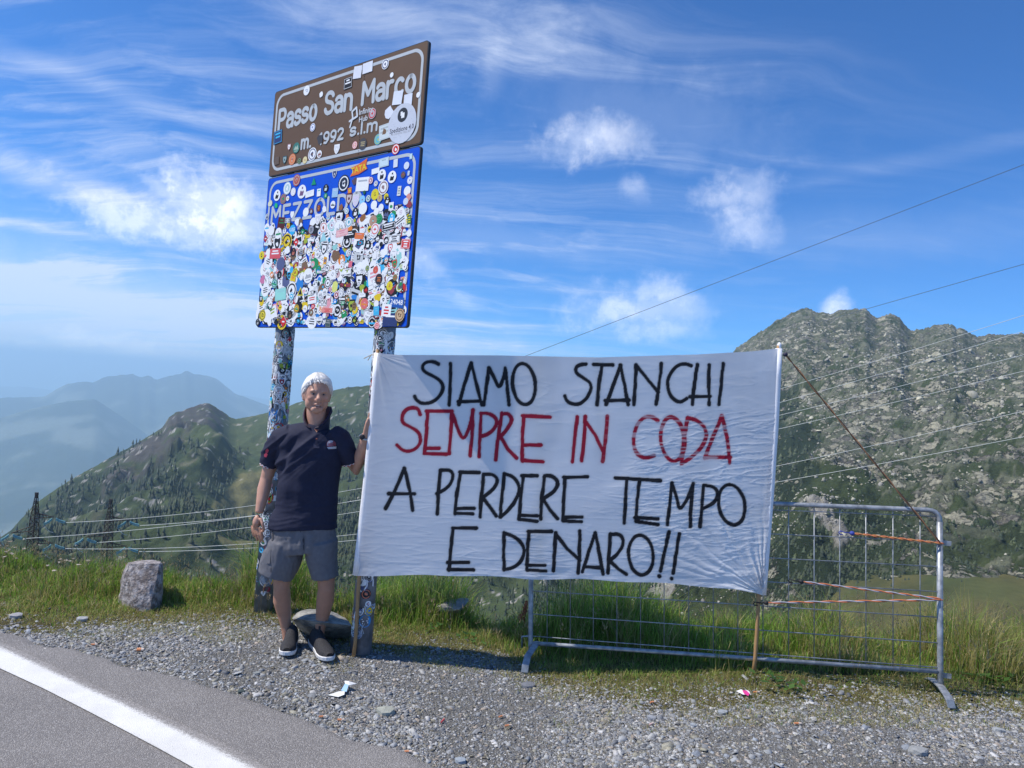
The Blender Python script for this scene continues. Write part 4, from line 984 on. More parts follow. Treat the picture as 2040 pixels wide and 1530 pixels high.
# stickers wrapped round the posts
for pi, c in enumerate(POSTC):
    def cyl(u, v, d, c=c): th = u/PR_-math.pi/2+(-.1); r = PR_+.0006+(d-.0036)*.6; return (c[0]+r*math.cos(th), c[1]+r*math.sin(th), v)
    q = random.Random(31+pi); po = post_objs[pi]; small = MB(); npart = 0
    zt = SG['zb']-.01
    for k in range(330):
        u = q.uniform(-1.75, 1.75)*PR_; v = q.uniform(.42, 2.0) if k > 12 else q.uniform(.12, .42)
        v = v+0; 
        if v > zt-.02 or (pi == 1 and .42 < v < 1.85 and q.random() < .4): continue
        if k > 12 and v < .55 and q.random() < .5: continue
        r = q.uniform(.018, .040)
        kind = q.choice(['disc', 'rect', 'rect', 'torn', 'shield', 'disc', 'ring'])
        sh = sticker_shape(kind, 900+pi*400+k, asp=q.choice([.45, .6, .8, 1.2]), base=None)
        big = npart < 34 and v > .1 and abs(u) < PR_*1.2 and k > 150
        sticker(sh, cyl, u, v, r, q.gauss(0, .2), po, None if big else small, key='post%d' % pi); npart += big
    tag(small.build('small_stickers', M['print'], po, colattr=True), kind='stuff')
    if pi == 1:
        for (px, py, kind, r, b_, i_) in ((729, 1184, 'ring', 10, (.03, .03, .03), (.65, .2, .12)), (733, 1204, 'disc', 6, W_, PNK), (718, 1219, 'shield', 8, W_, (.3, .35, .4)), (727, 1238, 'disc', 12, (.05, .30, .62), W_), (712, 1263, 'disc', 10, (.35, .4, .5), (.1, .15, .25)), (737, 1163, 'rect', 8, W_, (.1, .1, .3)), (722, 1160, 'torn', 9, W_, RED)):
            P = at_depth(px, py, c[1]-PR_); u = (P[0]-c[0])*1.05+.1*PR_; sticker(sticker_shape(kind, px, b_, i_), cyl, u, P[2], r/F_PX*c[1], .05, po, key='post1')
        ink = MB()
        for st in ([(0, 0), (0, .05), (.012, .0), (.012, .055)], [(.022, 0), (.022, .05), (.036, .05), (.022, .028)], [(.045, .0), (.045, .055), (.045, .03), (.058, .055), (.045, .03), (.058, 0)]):
            _dz[0] += 1; stroke(ink, [(a*1.0-.03, b*1.1+.13) for a, b in st], .003, cyl, (.55, .6, .65), .006)
        ink.build('pen_scribble', M['print'], po, colattr=True)
    else:
        P = at_depth(531, 1156, c[1]-PR_); sticker(sticker_shape('ring', 3, (.35, .4, .45), (.2, .24, .3)), cyl, (P[0]-c[0])*1.05, P[2], .045, 0, po, key='post0')
        P = at_depth(526, 1182, c[1]-PR_); sticker(sticker_shape('torn', 3, W_, K_), cyl, (P[0]-c[0]), P[2], .022, 0, po, key='post0')

# ================================================================== BANNER
BL0 = at_depth(705, 1302, 4.31); BR0 = at_depth(1503, 1345, 4.13)
_bd = BR0-BL0; _bd[2] = 0; _bd /= np.linalg.norm(_bd); BN = np.array([_bd[1], -_bd[0], 0])   # towards the camera
def bpl(px, py, off=0.): return on_plane(px, py, BL0+BN*off, BN)
nu_, nv_ = 620, 360
u = np.linspace(0, 1, nu_)[None]; v = np.linspace(0, 1, nv_)[:, None]
def curve(pts, t):
    p = np.array(pts, float); s = np.linspace(0, 1, len(p)); 
    for _ in range(2): pass
    return np.stack([np.interp(t, s, p[:, 0]), np.interp(t, s, p[:, 1])], -1)
tx = np.array([0, .05, .3, .55, .8, .93, 1.]); tX = 752+tx*801
top = np.stack([752+u[0]*801, np.interp(u[0], tx, [703, 707, 708, 712, 706, 700, 694])], -1)
bot = np.stack([709+u[0]*812, np.interp(u[0], [0, .17, .3, .42, .55, .72, .84, .93, .975, 1.], [1147, 1146, 1147, 1153, 1154, 1160, 1167, 1173, 1181, 1186])+1.2*np.sin(u[0]*31)], -1)
lef = np.stack([np.interp(v[:, 0], [0, .3, .6, 1], [752, 742, 729, 709]), 703+v[:, 0]*444], -1)
rig = np.stack([np.interp(v[:, 0], [0, .3, .6, 1], [1553, 1546, 1536, 1521]), 694+v[:, 0]*492], -1)
U, V_ = np.repeat(u, nv_, 0)[..., None], np.repeat(v, nu_, 1)[..., None]
BP = (1-V_)*top[None]+V_*bot[None]+(1-U)*lef[:, None]+U*rig[:, None]-((1-U)*(1-V_)*top[0]+U*(1-V_)*top[-1]+(1-U)*V_*bot[0]+U*V_*bot[-1])
BX, BY = BP[..., 0], BP[..., 1]
zx, zy = (BX-700)*2.372, (BY-680)*2.372
S_BLACK = ['412,108 385,95 350,98 332,120 345,145 390,165 430,195 435,225 415,265 375,292 335,295 310,280 300,260', '468,105 470,150 462,300', '567,102 535,200 508,298', '567,102 590,200 615,300', '505,285 610,282',
           '650,125 640,200 625,300', '650,125 680,180 698,225 722,165 728,110 735,200 745,300', 'O 815 202 54 97 4',
           '1108,108 1080,110 1058,125 1060,150 1100,175 1130,195 1135,225 1115,265 1085,295 1050,298 1020,285 1008,258', '1145,110 1235,112', '1185,112 1170,200 1160,300', '1272,112 1240,200 1205,298', '1272,112 1290,200 1308,298', '1200,280 1310,278',
           '1345,112 1342,200 1335,298', '1345,112 1400,180 1450,240', '1465,105 1455,200 1440,298', '1605,115 1580,105 1545,110 1505,150 1490,210 1510,265 1550,292 1585,270', '1635,110 1620,200 1612,298', '1690,112 1688,200 1690,298', '1600,262 1695,260', '1757,105 1748,200 1737,298',
           '250,600 210,700 162,790', '250,600 275,700 290,798', '175,720 300,720', '420,610 412,710 407,815', '420,610 470,608 485,640 460,690 405,720', '515,620 500,710 490,815', '512,618 605,620', '495,790 580,790', '490,812 575,815',
           '625,628 615,730 608,830', '625,628 670,628 695,655 670,700 620,740', '625,745 660,790 685,825', '722,625 712,730 703,830', '722,625 770,640 798,690 780,750 740,800 705,830', '812,635 800,740 793,840', '805,635 880,635', '800,822 880,824', '793,840 878,850',
           '912,640 900,740 895,840', '912,635 950,635 980,665 960,710 905,745', '910,750 940,800 975,838', '1010,645 1003,740 1000,845', '1005,643 1115,640', '1003,830 1090,830', '1000,848 1088,852', '1248,645 1460,658', '1300,655 1295,750 1290,858', '1362,655 1350,750 1345,845', '1340,832 1448,838', '1345,850 1448,865',
           '1515,670 1505,770 1492,865', '1515,675 1540,750 1552,800 1590,740 1615,672', '1615,672 1605,770 1600,875', '1665,680 1655,780 1648,875', '1665,680 1710,685 1735,715 1720,760 1660,790', 'O 1797 772 62 95 6',
           '480,885 470,980 462,1080', '478,882 590,882', '455,1045 555,1045', '458,1078 578,1080', '722,905 720,1000 722,1080', '722,905 780,925 820,975 810,1030 770,1070 720,1078', '838,900 832,1000 830,1080', '835,898 945,898', '832,1058 915,1058', '832,1080 920,1085',
           '965,905 960,1000 955,1085', '965,910 1020,980 1080,1035', '1080,895 1078,1000 1072,1095', '1152,905 1120,1000 1092,1088', '1152,905 1172,1000 1190,1100', '1100,1065 1180,1070', '1225,910 1218,1000 1212,1095', '1225,912 1270,910 1290,945 1265,1000 1215,1040', '1225,1040 1260,1075 1298,1100', 'O 1368 1010 58 94 3',
           '1500,900 1478,1000 1460,1085', '1455,1108 1456,1110', '1550,908 1535,1000 1520,1095', '1513,1120 1514,1122']
S_RED = ['325,345 318,320 290,312 260,320 238,350 240,385 280,405 320,430 328,465 315,500 280,520 245,518 215,490', '360,330 355,430 345,525', '355,330 470,330', '350,505 415,505', '345,530 450,533', '475,330 470,430 462,530', '478,345 505,420 530,470 560,400 575,325', '575,325 570,430 562,540',
         '612,340 608,440 603,545', '612,340 650,340 690,365 680,410 645,440 610,450', '712,340 695,440 682,560', '712,345 740,340 762,370 740,410 705,450', '705,450 740,510 780,552', '815,352 808,450 808,565', '810,352 940,358', '812,490 895,490', '808,562 905,570', '1068,358 1055,460 1045,570',
         '1105,355 1100,460 1088,565', '1105,375 1150,440 1190,520', '1210,355 1200,460 1188,568', '1448,375 1420,355 1380,358 1345,400 1330,470 1345,530 1385,555 1430,540', 'O 1518 462 56 104 4', '1590,362 1570,460 1560,575', '1590,362 1640,375 1680,420 1670,480 1620,540 1560,578', '1750,352 1710,450 1670,550', '1750,352 1775,450 1788,575', '1675,548 1790,548']


def paint_field(strokes, seed):
    d = np.full(zx.shape, 99.)
    for si, s in enumerate(strokes):
        if s[0] == 'O':
            _, cx, cy, rx, ry, tl = s.split(); cx, cy, rx, ry, tl = map(float, (cx, cy, rx, ry, tl)); tl = math.radians(tl)
            p = [(cx+rx*math.cos(a)*math.cos(tl)+ry*math.sin(a)*math.sin(tl), cy-rx*math.cos(a)*math.sin(tl)*0+ry*math.sin(a)) for a in np.linspace(-1.7, 4.7, 40)]
        else: p = [tuple(map(float, c.split(','))) for c in s.split()]
        if len(p) > 4 and s[0] != 'O':   # round the corners (two Chaikin passes)
            for _ in range(2):
                q_ = [p[0]]
                for a, b in zip(p[:-1], p[1:]): q_ += [(a[0]*.75+b[0]*.25, a[1]*.75+b[1]*.25), (a[0]*.25+b[0]*.75, a[1]*.25+b[1]*.75)]
                p = q_+[p[-1]]
        xs_ = [a[0] for a in p]; ys_ = [a[1] for a in p]
        i0 = (zx > min(xs_)-40) & (zx < max(xs_)+40) & (zy > min(ys_)-40) & (zy < max(ys_)+40)
        X_, Y_ = zx[i0], zy[i0]; X_ = X_+(vnoise(X_/30, Y_/30, seed+si)-.5)*3; dd = np.full(X_.shape, 99.)
        for (x1, y1), (x2, y2) in zip(p[:-1], p[1:]):
            dx, dy = x2-x1, y2-y1; tt_ = np.clip(((X_-x1)*dx+(Y_-y1)*dy)/(dx*dx+dy*dy+1e-9), 0, 1); dd = np.minimum(dd, np.hypot(X_-x1-tt_*dx, Y_-y1-tt_*dy))
        end = np.minimum(np.hypot(X_-p[0][0], Y_-p[0][1]), np.hypot(X_-p[-1][0], Y_-p[-1][1])); dd = dd-1.6*np.exp(-end/7.)
        d[i0] = np.minimum(d[i0], dd)
    wv_ = 8.3+2.6*(vnoise(zx/45, zy/45, seed)-.5)
    core = 1-sstep(d, wv_-1.4, wv_+1.5); halo = np.exp(-np.clip(d-wv_, 0, 99)/4.5)*.34
    return np.clip(core+halo*(.6+.8*vnoise(zx/5, zy/5, seed+3)), 0, 1)


kb, kr = paint_field(S_BLACK, 50), paint_field(S_RED, 90)
# the red was sprayed over cloth that lay in small folds: the paint skips them
skip = sstep(vnoise(zx/120, zy/7.5, 5), .58, .72)*sstep(zx, 1150, 1350)
kr = np.clip(kr*1.12, 0, 1)*(1-.40*skip)
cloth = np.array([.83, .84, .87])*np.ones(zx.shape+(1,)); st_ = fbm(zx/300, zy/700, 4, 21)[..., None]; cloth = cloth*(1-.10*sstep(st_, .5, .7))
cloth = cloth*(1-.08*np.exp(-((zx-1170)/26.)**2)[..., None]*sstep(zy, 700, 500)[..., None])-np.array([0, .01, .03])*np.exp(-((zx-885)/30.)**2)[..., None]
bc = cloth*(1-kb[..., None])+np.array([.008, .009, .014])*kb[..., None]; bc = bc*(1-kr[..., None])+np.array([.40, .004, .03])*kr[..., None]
# folds: sag, creases and the gathers at the lower right corner
def creases(x, y, sx, sy, seed, sharp=5.): return np.clip(1-np.abs(2*fbm(x/sx, y/sy, 3, seed)-1), 0, 1)**sharp
wr = creases(zx+zy*.35, zy-zx*.04, 260, 26, 5, 9)*sstep(zy, 520, 760)*(1-sstep(zx, 250, 80)*.5)*.0015
wr += creases(zx, zy+zx*.10, 130, 22, 15, 8)*sstep(zx, 1150, 1500)*(.10+.90*sstep(zy, 250, 450))*.0022
wr += creases(zx, zy, 200, 60, 25, 6)*.0009
ang_ = np.arctan2(1190-zy, 1945-zx); rad_ = np.hypot(zx-1945, zy-1190)
wr += (np.abs(vnoise(ang_*11+.4*vnoise(rad_/60, ang_*3, 4), rad_/420, 77)-.5)*2)**1.5*.03*np.exp(-rad_/230.)*sstep(rad_, 0, 60)
ang2 = np.arctan2(zy-60, zx-120); rad2 = np.hypot(zx-120, zy-60); wr += (np.abs(vnoise(ang2*8, rad2/500, 78)-.5)*2)**2*.008*np.exp(-rad2/260.)*sstep(rad2, 0, 60)
wr += (fbm(zx/420, zy/300, 3, 33)-.5)*.030*np.sin(np.pi*U[..., 0])*np.sin(np.pi*np.clip(V_[..., 0]*.9+.05, 0, 1)) + .014*np.exp(-((zy-1100)/40.)**2)*(fbm(zx/160, zy/80, 3, 36)-.5)
PBn = bpl(BX, BY)+BN*((wr*(.45+.45*sstep(fbm(zx/380, zy/260, 2, 8), .4, .62)))[..., None])
bm_ = bpy.data.materials.new('banner_cloth'); bm_.use_nodes = True; t = NT(bm_.node_tree); p = t.n['Principled BSDF']
base = t.new('ShaderNodeAttribute', attribute_name='Col').outputs['Color']; t.l.new(base, p.inputs['Base Color']); p.inputs['Roughness'].default_value = .55; p.inputs['Specular IOR Level'].default_value = .35; p.inputs['Sheen Weight'].default_value = .2
co = t.new('ShaderNodeTexCoord').outputs['Object']; bn = t.noise(co, 600, 2, .5); b = t.new('ShaderNodeBump', inp={'Height': bn, 'Strength': .15, 'Distance': .001}); t.l.new(b.outputs[0], p.inputs['Normal'])
tr = t.new('ShaderNodeBsdfTranslucent'); t.l.new(base, tr.inputs[0]); ms = t.new('ShaderNodeMixShader'); ms.inputs[0].default_value = .32; t.l.new(p.outputs[0], ms.inputs[1]); t.l.new(tr.outputs[0], ms.inputs[2]); t.l.new(ms.outputs[0], t.n['Material Output'].inputs[0])
banner = empty('banner', tuple(bpl(1130, 1150))); tag(banner, 'large white cloth banner with hand painted black and red protest lettering', 'banner')
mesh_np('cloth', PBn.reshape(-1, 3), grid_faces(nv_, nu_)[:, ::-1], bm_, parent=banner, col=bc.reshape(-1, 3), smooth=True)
hem_m = mat('hem_cloth', (.83, .84, .87), .6, .04, 30, bump=.3, bscale=60, bdist=.004)
poles = []
for side, (e, base_px, top_px, rr_) in enumerate(((lef, (703, 1304), (752, 696), .012), (rig, (1502, 1347), (1554, 688), .012))):
    off = .0; pts = [bpl(*base_px)-BN*(.022 if side == 0 else .0)]; bot_ = bpl(*e[-1]); 
    pth = [bpl(x, y)-BN*(.018 if side == 0 else .016) for x, y in e[::40]]+[bpl(*e[-1])-BN*.016]
    hem = MB(); hem.tube(pth, [.026 if side == 0 else .021]*len(pth), 12, ry=[.019]*len(pth), xh=tuple(_bd)); hem.build('hem_sleeve', hem_m, banner, smooth=True)
    a = bpl(*base_px)-BN*.016; b_ = bpl(*top_px)-BN*.016; a = a+(a-b_)*((a[2]-(float(ground_z(a[0], a[1]))-.04))/(b_[2]-a[2])); pl_ = [a+(b_-a)*k/14+_bd*(.004*math.sin(k*1.3)) for k in range(15)]
    pm = MB(); pm.tube(pl_, [.0115+.0012*(k % 4 == 0) for k in range(15)], 10)
    po = pm.build('banner_pole', M['wood'], None, smooth=True); rebase(po, a); poles.append(po)
tag(poles[0], 'bamboo pole of the banner tied against the right sign post', 'pole', 'bamboo poles holding the banner')
tag(poles[1], 'bamboo pole holding the free right end of the banner upright', 'pole', 'bamboo poles holding the banner')
tip = MB(); c = bpl(1554, 689)-BN*.016; tip.ellipsoid(tuple(c), .013, .013, .022, nu=10, nv=6); tip.build('pole_cap', hem_m, banner, smooth=True)
tw = MB(); a = bpl(748, 706)-BN*.02; tw.tube([a+_bd*.02+np.array([0, 0, .0]), a-_bd*.03+np.array([0, 0, -.004]), a-_bd*.06-np.array([0, 0, .02]), a-_bd*.075-np.array([0, 0, .03])], .003, 6); tw.tube([a-_bd*.03, a-_bd*.05+np.array([0, 0, -.04])], .0025, 6); tw.build('tie_string', mat('string', (.45, .38, .28), .9), banner)
# knotted corner grommet strings
# ================================================================== BARRICADE
FL, FR = at_depth(1057, 1281, 4.50), at_depth(1874, 1342, 3.96); _fd = FR-FL; fh = _fd.copy(); fh[2] = 0; fh /= np.linalg.norm(fh); FN = np.array([fh[1], -fh[0], 0])
def fpl(px, py, off=0.): return on_plane(px, py, FL+FN*off, FN)+0*FN
bar = empty('crowd_barrier', tuple(at_depth(1470, 1345, 4.3))); tag(bar, 'galvanised steel crowd control barrier with square wire mesh behind the banner', 'barrier')
def corner(p0, p1, p2, r=.062, n=6):
    p0, p1, p2 = map(np.array, (p0, p1, p2)); a = p1+(p0-p1)/np.linalg.norm(p0-p1)*r; b = p1+(p2-p1)/np.linalg.norm(p2-p1)*r
    return [(1-t_)**2*a+2*t_*(1-t_)*p1+t_**2*b for t_ in np.linspace(0, 1, n)]
TLp, TRp, BRp, BLp = fpl(1059, 984), fpl(1872, 1017), fpl(1873, 1338), fpl(1057, 1281)
fr = MB(); fr.tube(corner(BLp, TLp, TRp)+corner(TLp, TRp, BRp), .0135, 14, cap=False); fr.tube(corner(TLp, TRp, BRp)[-1:]+[BRp, fpl(1874, 1368)], .0155, 14); fr.tube(corner(BLp, TLp, TRp)[:1]+[BLp, fpl(1057, 1292)], .0155, 14)
fr.build('frame_tube', M['zinc'], bar, smooth=True)
lr = MB(); lr.tube([BLp, BRp], .0125, 14); lr.build('bottom_rail', M['zinc'], bar, smooth=True)
vx = [1090, 1136, 1182, 1229, 1276, 1323, 1372, 1421, 1470, 1520, 1571, 1622, 1673, 1725, 1779, 1833]
def lerp_y(xa, ya, xb, yb, x): return ya+(yb-ya)*(x-xa)/(xb-xa)
for x in vx:
    w_ = MB(); w_.bar(fpl(x, lerp_y(1057, 1281, 1873, 1338, x)), fpl(x, lerp_y(1059, 984, 1872, 1017, x)), .0031, 6); w_.build('mesh_wire', M['zinc'], bar, smooth=True)
for yl, yr in zip((1267, 1223, 1177, 1132, 1087, 1042, 997), (1330, 1281, 1230, 1179, 1129, 1079, 1029)):
    w_ = MB(); w_.bar(fpl(1058, yl, .004), fpl(1873, yr, .004), .0029, 6); w_.build('mesh_wire', M['zinc'], bar, smooth=True)


def flatbar(mb, pts, wvec, wd, th):
    """bent flat bar along pts"""
    pts = [np.array(p, float) for p in pts]; wvec = np.array(wvec)/np.linalg.norm(wvec); vs = []
    for i, p in enumerate(pts):
        t_ = pts[min(i+1, len(pts)-1)]-pts[max(i-1, 0)]; t_ /= np.linalg.norm(t_); n_ = np.cross(t_, wvec); n_ /= np.linalg.norm(n_)
        vs += [p-wvec*wd/2-n_*th/2, p+wvec*wd/2-n_*th/2, p+wvec*wd/2+n_*th/2, p-wvec*wd/2+n_*th/2]
    fs = [(3, 2, 1, 0), tuple(4*(len(pts)-1)+k for k in range(4))]
    for i in range(len(pts)-1):
        for k in range(4): k2 = (k+1) % 4; fs.append((4*i+k, 4*i+k2, 4*i+4+k2, 4*i+4+k))
    mb.add(vs, fs)
# feet: arched flat bars through the foot of each end post
b = MB(); c = fpl(1062, 1284)
flatbar(b, [at_depth(1045, 1340, 4.29), at_depth(1047, 1325, 4.30), at_depth(1051, 1308, 4.34), at_depth(1063, 1290, 4.44), at_depth(1071, 1279, 4.52), at_depth(1080, 1285, 4.62), at_depth(1087, 1300, 4.68)], _bd, .042, .010); b.build('foot', M['zinc'], bar, bevel=.002)
b = MB(); flatbar(b, [at_depth(1896, 1411, 3.74), at_depth(1892, 1395, 3.75), at_depth(1884, 1381, 3.80), at_depth(1874, 1367, 3.92), at_depth(1864, 1359, 4.00), at_depth(1855, 1352, 4.10), at_depth(1848, 1353, 4.16)], _bd, .040, .010); b.build('foot', M['zinc'], bar, bevel=.002)
for py in (1082, 1346):
    b = MB(); b.box(tuple(fpl(1884, py)), .055, .006, .026, Matrix.Rotation(math.atan2(fh[1], fh[0]), 3, 'Z')); b.build('coupling_lug', M['zinc'], bar)
b = MB(); b.tube([fpl(1057, 1267), fpl(1040, 1268), fpl(1040, 1290)], .006, 8); b.build('coupling_hook', M['zinc'], bar, smooth=True)

# bungee cords
def bungee(label, p0, p1, cols, r=.0042, hook=True, hc=(.02, .02, .02), twist=True, ball=True, sag=.0):
    root = empty('bungee_cord', tuple(p0)); tag(root, label, 'bungee cord', 'elastic cords tying the banner to the barrier'); p0, p1 = np.array(p0), np.array(p1)
    L = np.linalg.norm(p1-p0); n = 60; ax = (p1-p0)/L; x_ = np.cross(ax, (0, 1, 0)); x_ /= np.linalg.norm(x_); y_ = np.cross(ax, x_)
    for k, cc in enumerate(cols):
        mb = MB(); mb.tube([p0+ax*L*i/n+np.array([0, 0, -sag*4*(i/n)*(1-i/n)])+(x_*math.cos(i*.55+k*math.pi)+y_*math.sin(i*.55+k*math.pi))*r*.9*twist for i in range(n+1)], r*.8, 6, col=cc); mb.build('cord', M['plain'], root, smooth=True, colattr=True)
    if ball:
        mb = MB(); mb.ellipsoid(tuple(p0+ax*.012), .014, .014, .013, nu=12, nv=8, col=hc); mb.build('cord_ball', M['plain'], root, smooth=True, colattr=True)
    if hook:
        mb = MB(); mb.tube([p0, p0-ax*.025, p0-ax*.05+np.array([0, 0, .006]), p0-ax*.058+np.array([0, 0, -.004]), p0-ax*.05-np.array([0, 0, .014]), p0-ax*.035-np.array([0, 0, .014])], .0032, 8, col=hc); mb.build('hook', M['plain'], root, smooth=True, colattr=True)
OR_, GR_, BRN = (.55, .17, .07), (.35, .36, .42), (.16, .08, .04)
bungee('orange bungee cord with blue ball hooked high on the barrier mesh', fpl(1693, 1062, .01), fpl(1880, 1083, .02), [OR_, (.5, .22, .08)], hc=(.03, .05, .30))
bungee('orange and grey bungee cord with black hook, middle of the three on the mesh', fpl(1592, 1158, .012), fpl(1874, 1193, .02), [OR_, GR_], hc=(.012, .012, .015))
bungee('orange bungee cord tied low from the right bamboo pole to the barrier post', bpl(1522, 1201), fpl(1878, 1195, .02), [OR_, GR_], hc=(.012, .012, .015))
bungee('long dark brown cord slanting from banner top corner to barrier post', bpl(1562, 703), fpl(1872, 1080, .02), [(.10, .06, .04), (.35, .17, .08)], r=.0040, hc=(.02, .02, .05), hook=False)
# ================================================================== MARKER STONE, BOULDER, ROCKS
def stone_blob(name, cpts, m, seed, parent=None, sub=3, amp=.02):
    """irregular solid from a hull of points, subdivided and roughened"""
    import bmesh
    bm = bmesh.new()
    for p in cpts: bm.verts.new(p)
    bmesh.ops.convex_hull(bm, input=bm.verts[:]); loose = [v_ for v_ in bm.verts if not v_.link_faces]; bmesh.ops.delete(bm, geom=loose, context='VERTS')
    bmesh.ops.triangulate(bm, faces=bm.faces[:]); bmesh.ops.subdivide_edges(bm, edges=bm.edges[:], cuts=sub, use_grid_fill=True, smooth=.12)
    bmesh.ops.recalc_face_normals(bm, faces=bm.faces[:])
    for v_ in bm.verts:
        k = fbm(v_.co.x*9+seed, v_.co.z*9+v_.co.y*7, 4, seed)-.5; v_.co += v_.normal*float(k)*amp
    me = bpy.data.meshes.new(name); bm.to_mesh(me); bm.free(); me.materials.append(m); o = bpy.data.objects.new(name, me); link(o, parent)
    c = Vector(np.mean([list(p) for p in cpts], 0)); c.z = min(p[2] for p in cpts); rebase(o, c); return o


D_ = 5.05; q = random.Random(3); pts = []
hullpx = [(256, 1122, 0), (318, 1122, 0), (322, 1126, 0), (321, 1194, 0), (250, 1197, 0), (236, 1198, 0), (243, 1178, 0), (251, 1150, 0)]
for (px, py, _) in hullpx:
    w1 = (px-282)/45.; dd = -.16*(1-.55*abs(w1))
    pts.append(at_depth(px, py, D_+dd)); P = at_depth(px, py, D_+.22); pts.append(P)
pts.append(at_depth(300, 1203, D_-.2)); pts.append(at_depth(270, 1200, D_-.2)); pts.append(at_depth(290, 1123, D_-.12))
for p_ in list(pts):
    if project(p_)[1] > 1190: pts.append((p_[0], p_[1], p_[2]-.12))
ms_m = mat('pink_granite', (.19, .16, .15), .9, .35, 26, 6, bump=1., bscale=45, color2=(.38, .35, .345), bdist=.02)
mk = stone_blob('marker_stone', pts, ms_m, 4, amp=.035); tag(mk, 'worn pinkish granite kilometre stone standing in the left grass', 'marker stone')
slab = [(582, 1232, 4.56), (586, 1226, 4.76), (604, 1216, 4.86), (640, 1214, 4.86), (672, 1222, 4.74), (696, 1240, 4.58), (699, 1246, 4.46), (640, 1240, 4.36), (600, 1234, 4.42), (584, 1234, 4.48), (602, 1258, 4.62), (640, 1268, 4.60), (697, 1268, 4.60), (700, 1258, 4.71), (600, 1252, 4.81)]
bo = stone_blob('boulder', [at_depth(a, b, d) for a, b, d in slab]+[at_depth(630, 1272, 4.64), at_depth(690, 1272, 4.64)], mat('slate_boulder', (.20, .195, .175), .9, .25, 14, 6, bump=.9, bscale=50, color2=(.33, .325, .29), bdist=.015), 9, amp=.012, sub=3)
tag(bo, 'flat grey slate boulder lying behind the man\'s feet', 'boulder')
wr_ = stone_blob('pale_rock', [at_depth(a, b, d) for a, b, d in [(870, 1208, 5.07), (878, 1202, 5.17), (905, 1198, 5.22), (932, 1192, 5.27), (934, 1198, 5.17), (915, 1214, 5.07), (880, 1220, 5.07), (860, 1215, 5.12), (900, 1225, 5.37)]], M['rock'], 12, amp=.02); tag(wr_, 'pale grey rock half hidden in tall grass beyond the right post', 'rock')
_lr = [(768, 1418, 20, (.34, .35, .30), 'pale greenish flat stone in the middle of the gravel'), (1052, 1362, 15, (.15, .16, .18), 'dark slate stone near the left barrier foot'), (918, 1512, 13, (.28, .32, .36), 'blue grey stone lying at the lower middle edge of the gravel'), (512, 1343, 9, (.22, .24, .24), 'small grey green stone lying alone in the gravel left of the man'), (481, 1381, 9, (.05, .07, .07), 'small dark stone lying on the asphalt edge'),
       (1990, 1454, 14, (.30, .32, .33), 'grey stone at the far right of the gravel'), (1830, 1497, 20, (.27, .28, .28), 'broad flat grey stone in the lower right gravel'), (1302, 1384, 11, (.28, .30, .33), 'blue grey stone in the gravel below the barrier mesh'), (1441, 1392, 12, (.27, .30, .33), 'rounded blue grey stone left of the pink label'), (1385, 1408, 9, (.3, .33, .36), 'light blue grey chip of stone in the central gravel'), (165, 1234, 12, (.34, .35, .36), 'pale slate chip on the grass edge by the road'), (30, 1228, 14, (.33, .33, .34), 'broken pale stone at the left end of the grass edge')]
for i, (px, py, r, cc, lab) in enumerate(_lr):
    zz = 0 if px < 1100 else .17
    P = on_z(px, py, zz); s_ = r*2/F_PX*P[1]; r_ = random.Random(i+40)
    zg = float(ground_z(P[0], P[1])); pts = [(P[0]+s_*.5*math.cos(a)*r_.uniform(.75, 1), P[1]+s_*.5*math.sin(a)*r_.uniform(.6, .9), zg+h) for a in np.linspace(0, 5.4, 7) for h in (-.01, s_*r_.uniform(.14, .26))]
    o = stone_blob('loose_stone', pts, mat('loose_stone_%d' % i, cc, .85, .2, 40, bump=.4), i+60, amp=.004, sub=1); tag(o, lab, 'stone')
# ================================================================== GRAVEL
def gravel(n, seed, label, lo, hi, region, sizes, cols, name='gravel'):
    r = np.random.default_rng(seed); x = r.uniform(lo[0], hi[0], n); y = r.uniform(lo[1], hi[1], n); k = region(x, y, r); x, y = x[k], y[k]
    s = sizes(r, len(x)); z = ground_z(x, y); rocks_np(name, np.stack([x, y, z], -1), s, seed+1, cols, M['stone_chip'], label, flat=.38, sink=.2)
SC = [(.21, .22, .235), (.28, .295, .31), (.10, .105, .115), (.37, .375, .37), (.27, .26, .21), (.22, .235, .25), (.44, .44, .44), (.15, .14, .11), (.17, .18, .195), (.24, .25, .265), (.20, .21, .225), (.30, .26, .22)]
def reg1(x, y, r):
    e, g_ = road_edge(x), grass_edge(x); clump = fbm(x*1.6, y*1.6, 3, 91)
    px, py = project(np.stack([x, y, 0*x], -1)); vis = (px > -60) & (px < 2100) & (py < 1600)
    return vis & (y > e-.02-.08*r.random(len(x))) & (y < g_+.5*r.random(len(x))**3) & (r.random(len(x)) < .25+1.3*np.clip(clump-.35, 0, 1)*2)
gravel(520000, 21, 'loose grey slate gravel covering the lay-by', (-4.2, 2.6), (3.6, 5.4), reg1, lambda r, n: np.clip(r.lognormal(-4.82, .46, n), .004, .045), SC)
def reg2(x, y, r):
    e, g_ = road_edge(x), grass_edge(x); clump = fbm(x*2.1, y*2.1, 3, 191); px, py = project(np.stack([x, y, 0*x], -1))
    near = np.exp(-np.abs(y-e)/.14)*.5*(x < -.9)
    return (px > -60) & (px < 2100) & (py < 1600) & (y > e-.03) & (y < g_+.12) & (r.random(len(x)) < .10+near+.9*sstep(clump, .52, .66))
gravel(15000, 23, 'larger slate chips lying in drifts on the gravel', (-4.2, 2.6), (3.6, 5.4), reg2, lambda r, n: np.clip(r.lognormal(-4.0, .36, n), .010, .06), SC[:6]+[(.27, .30, .34)], 'slate_gravel')
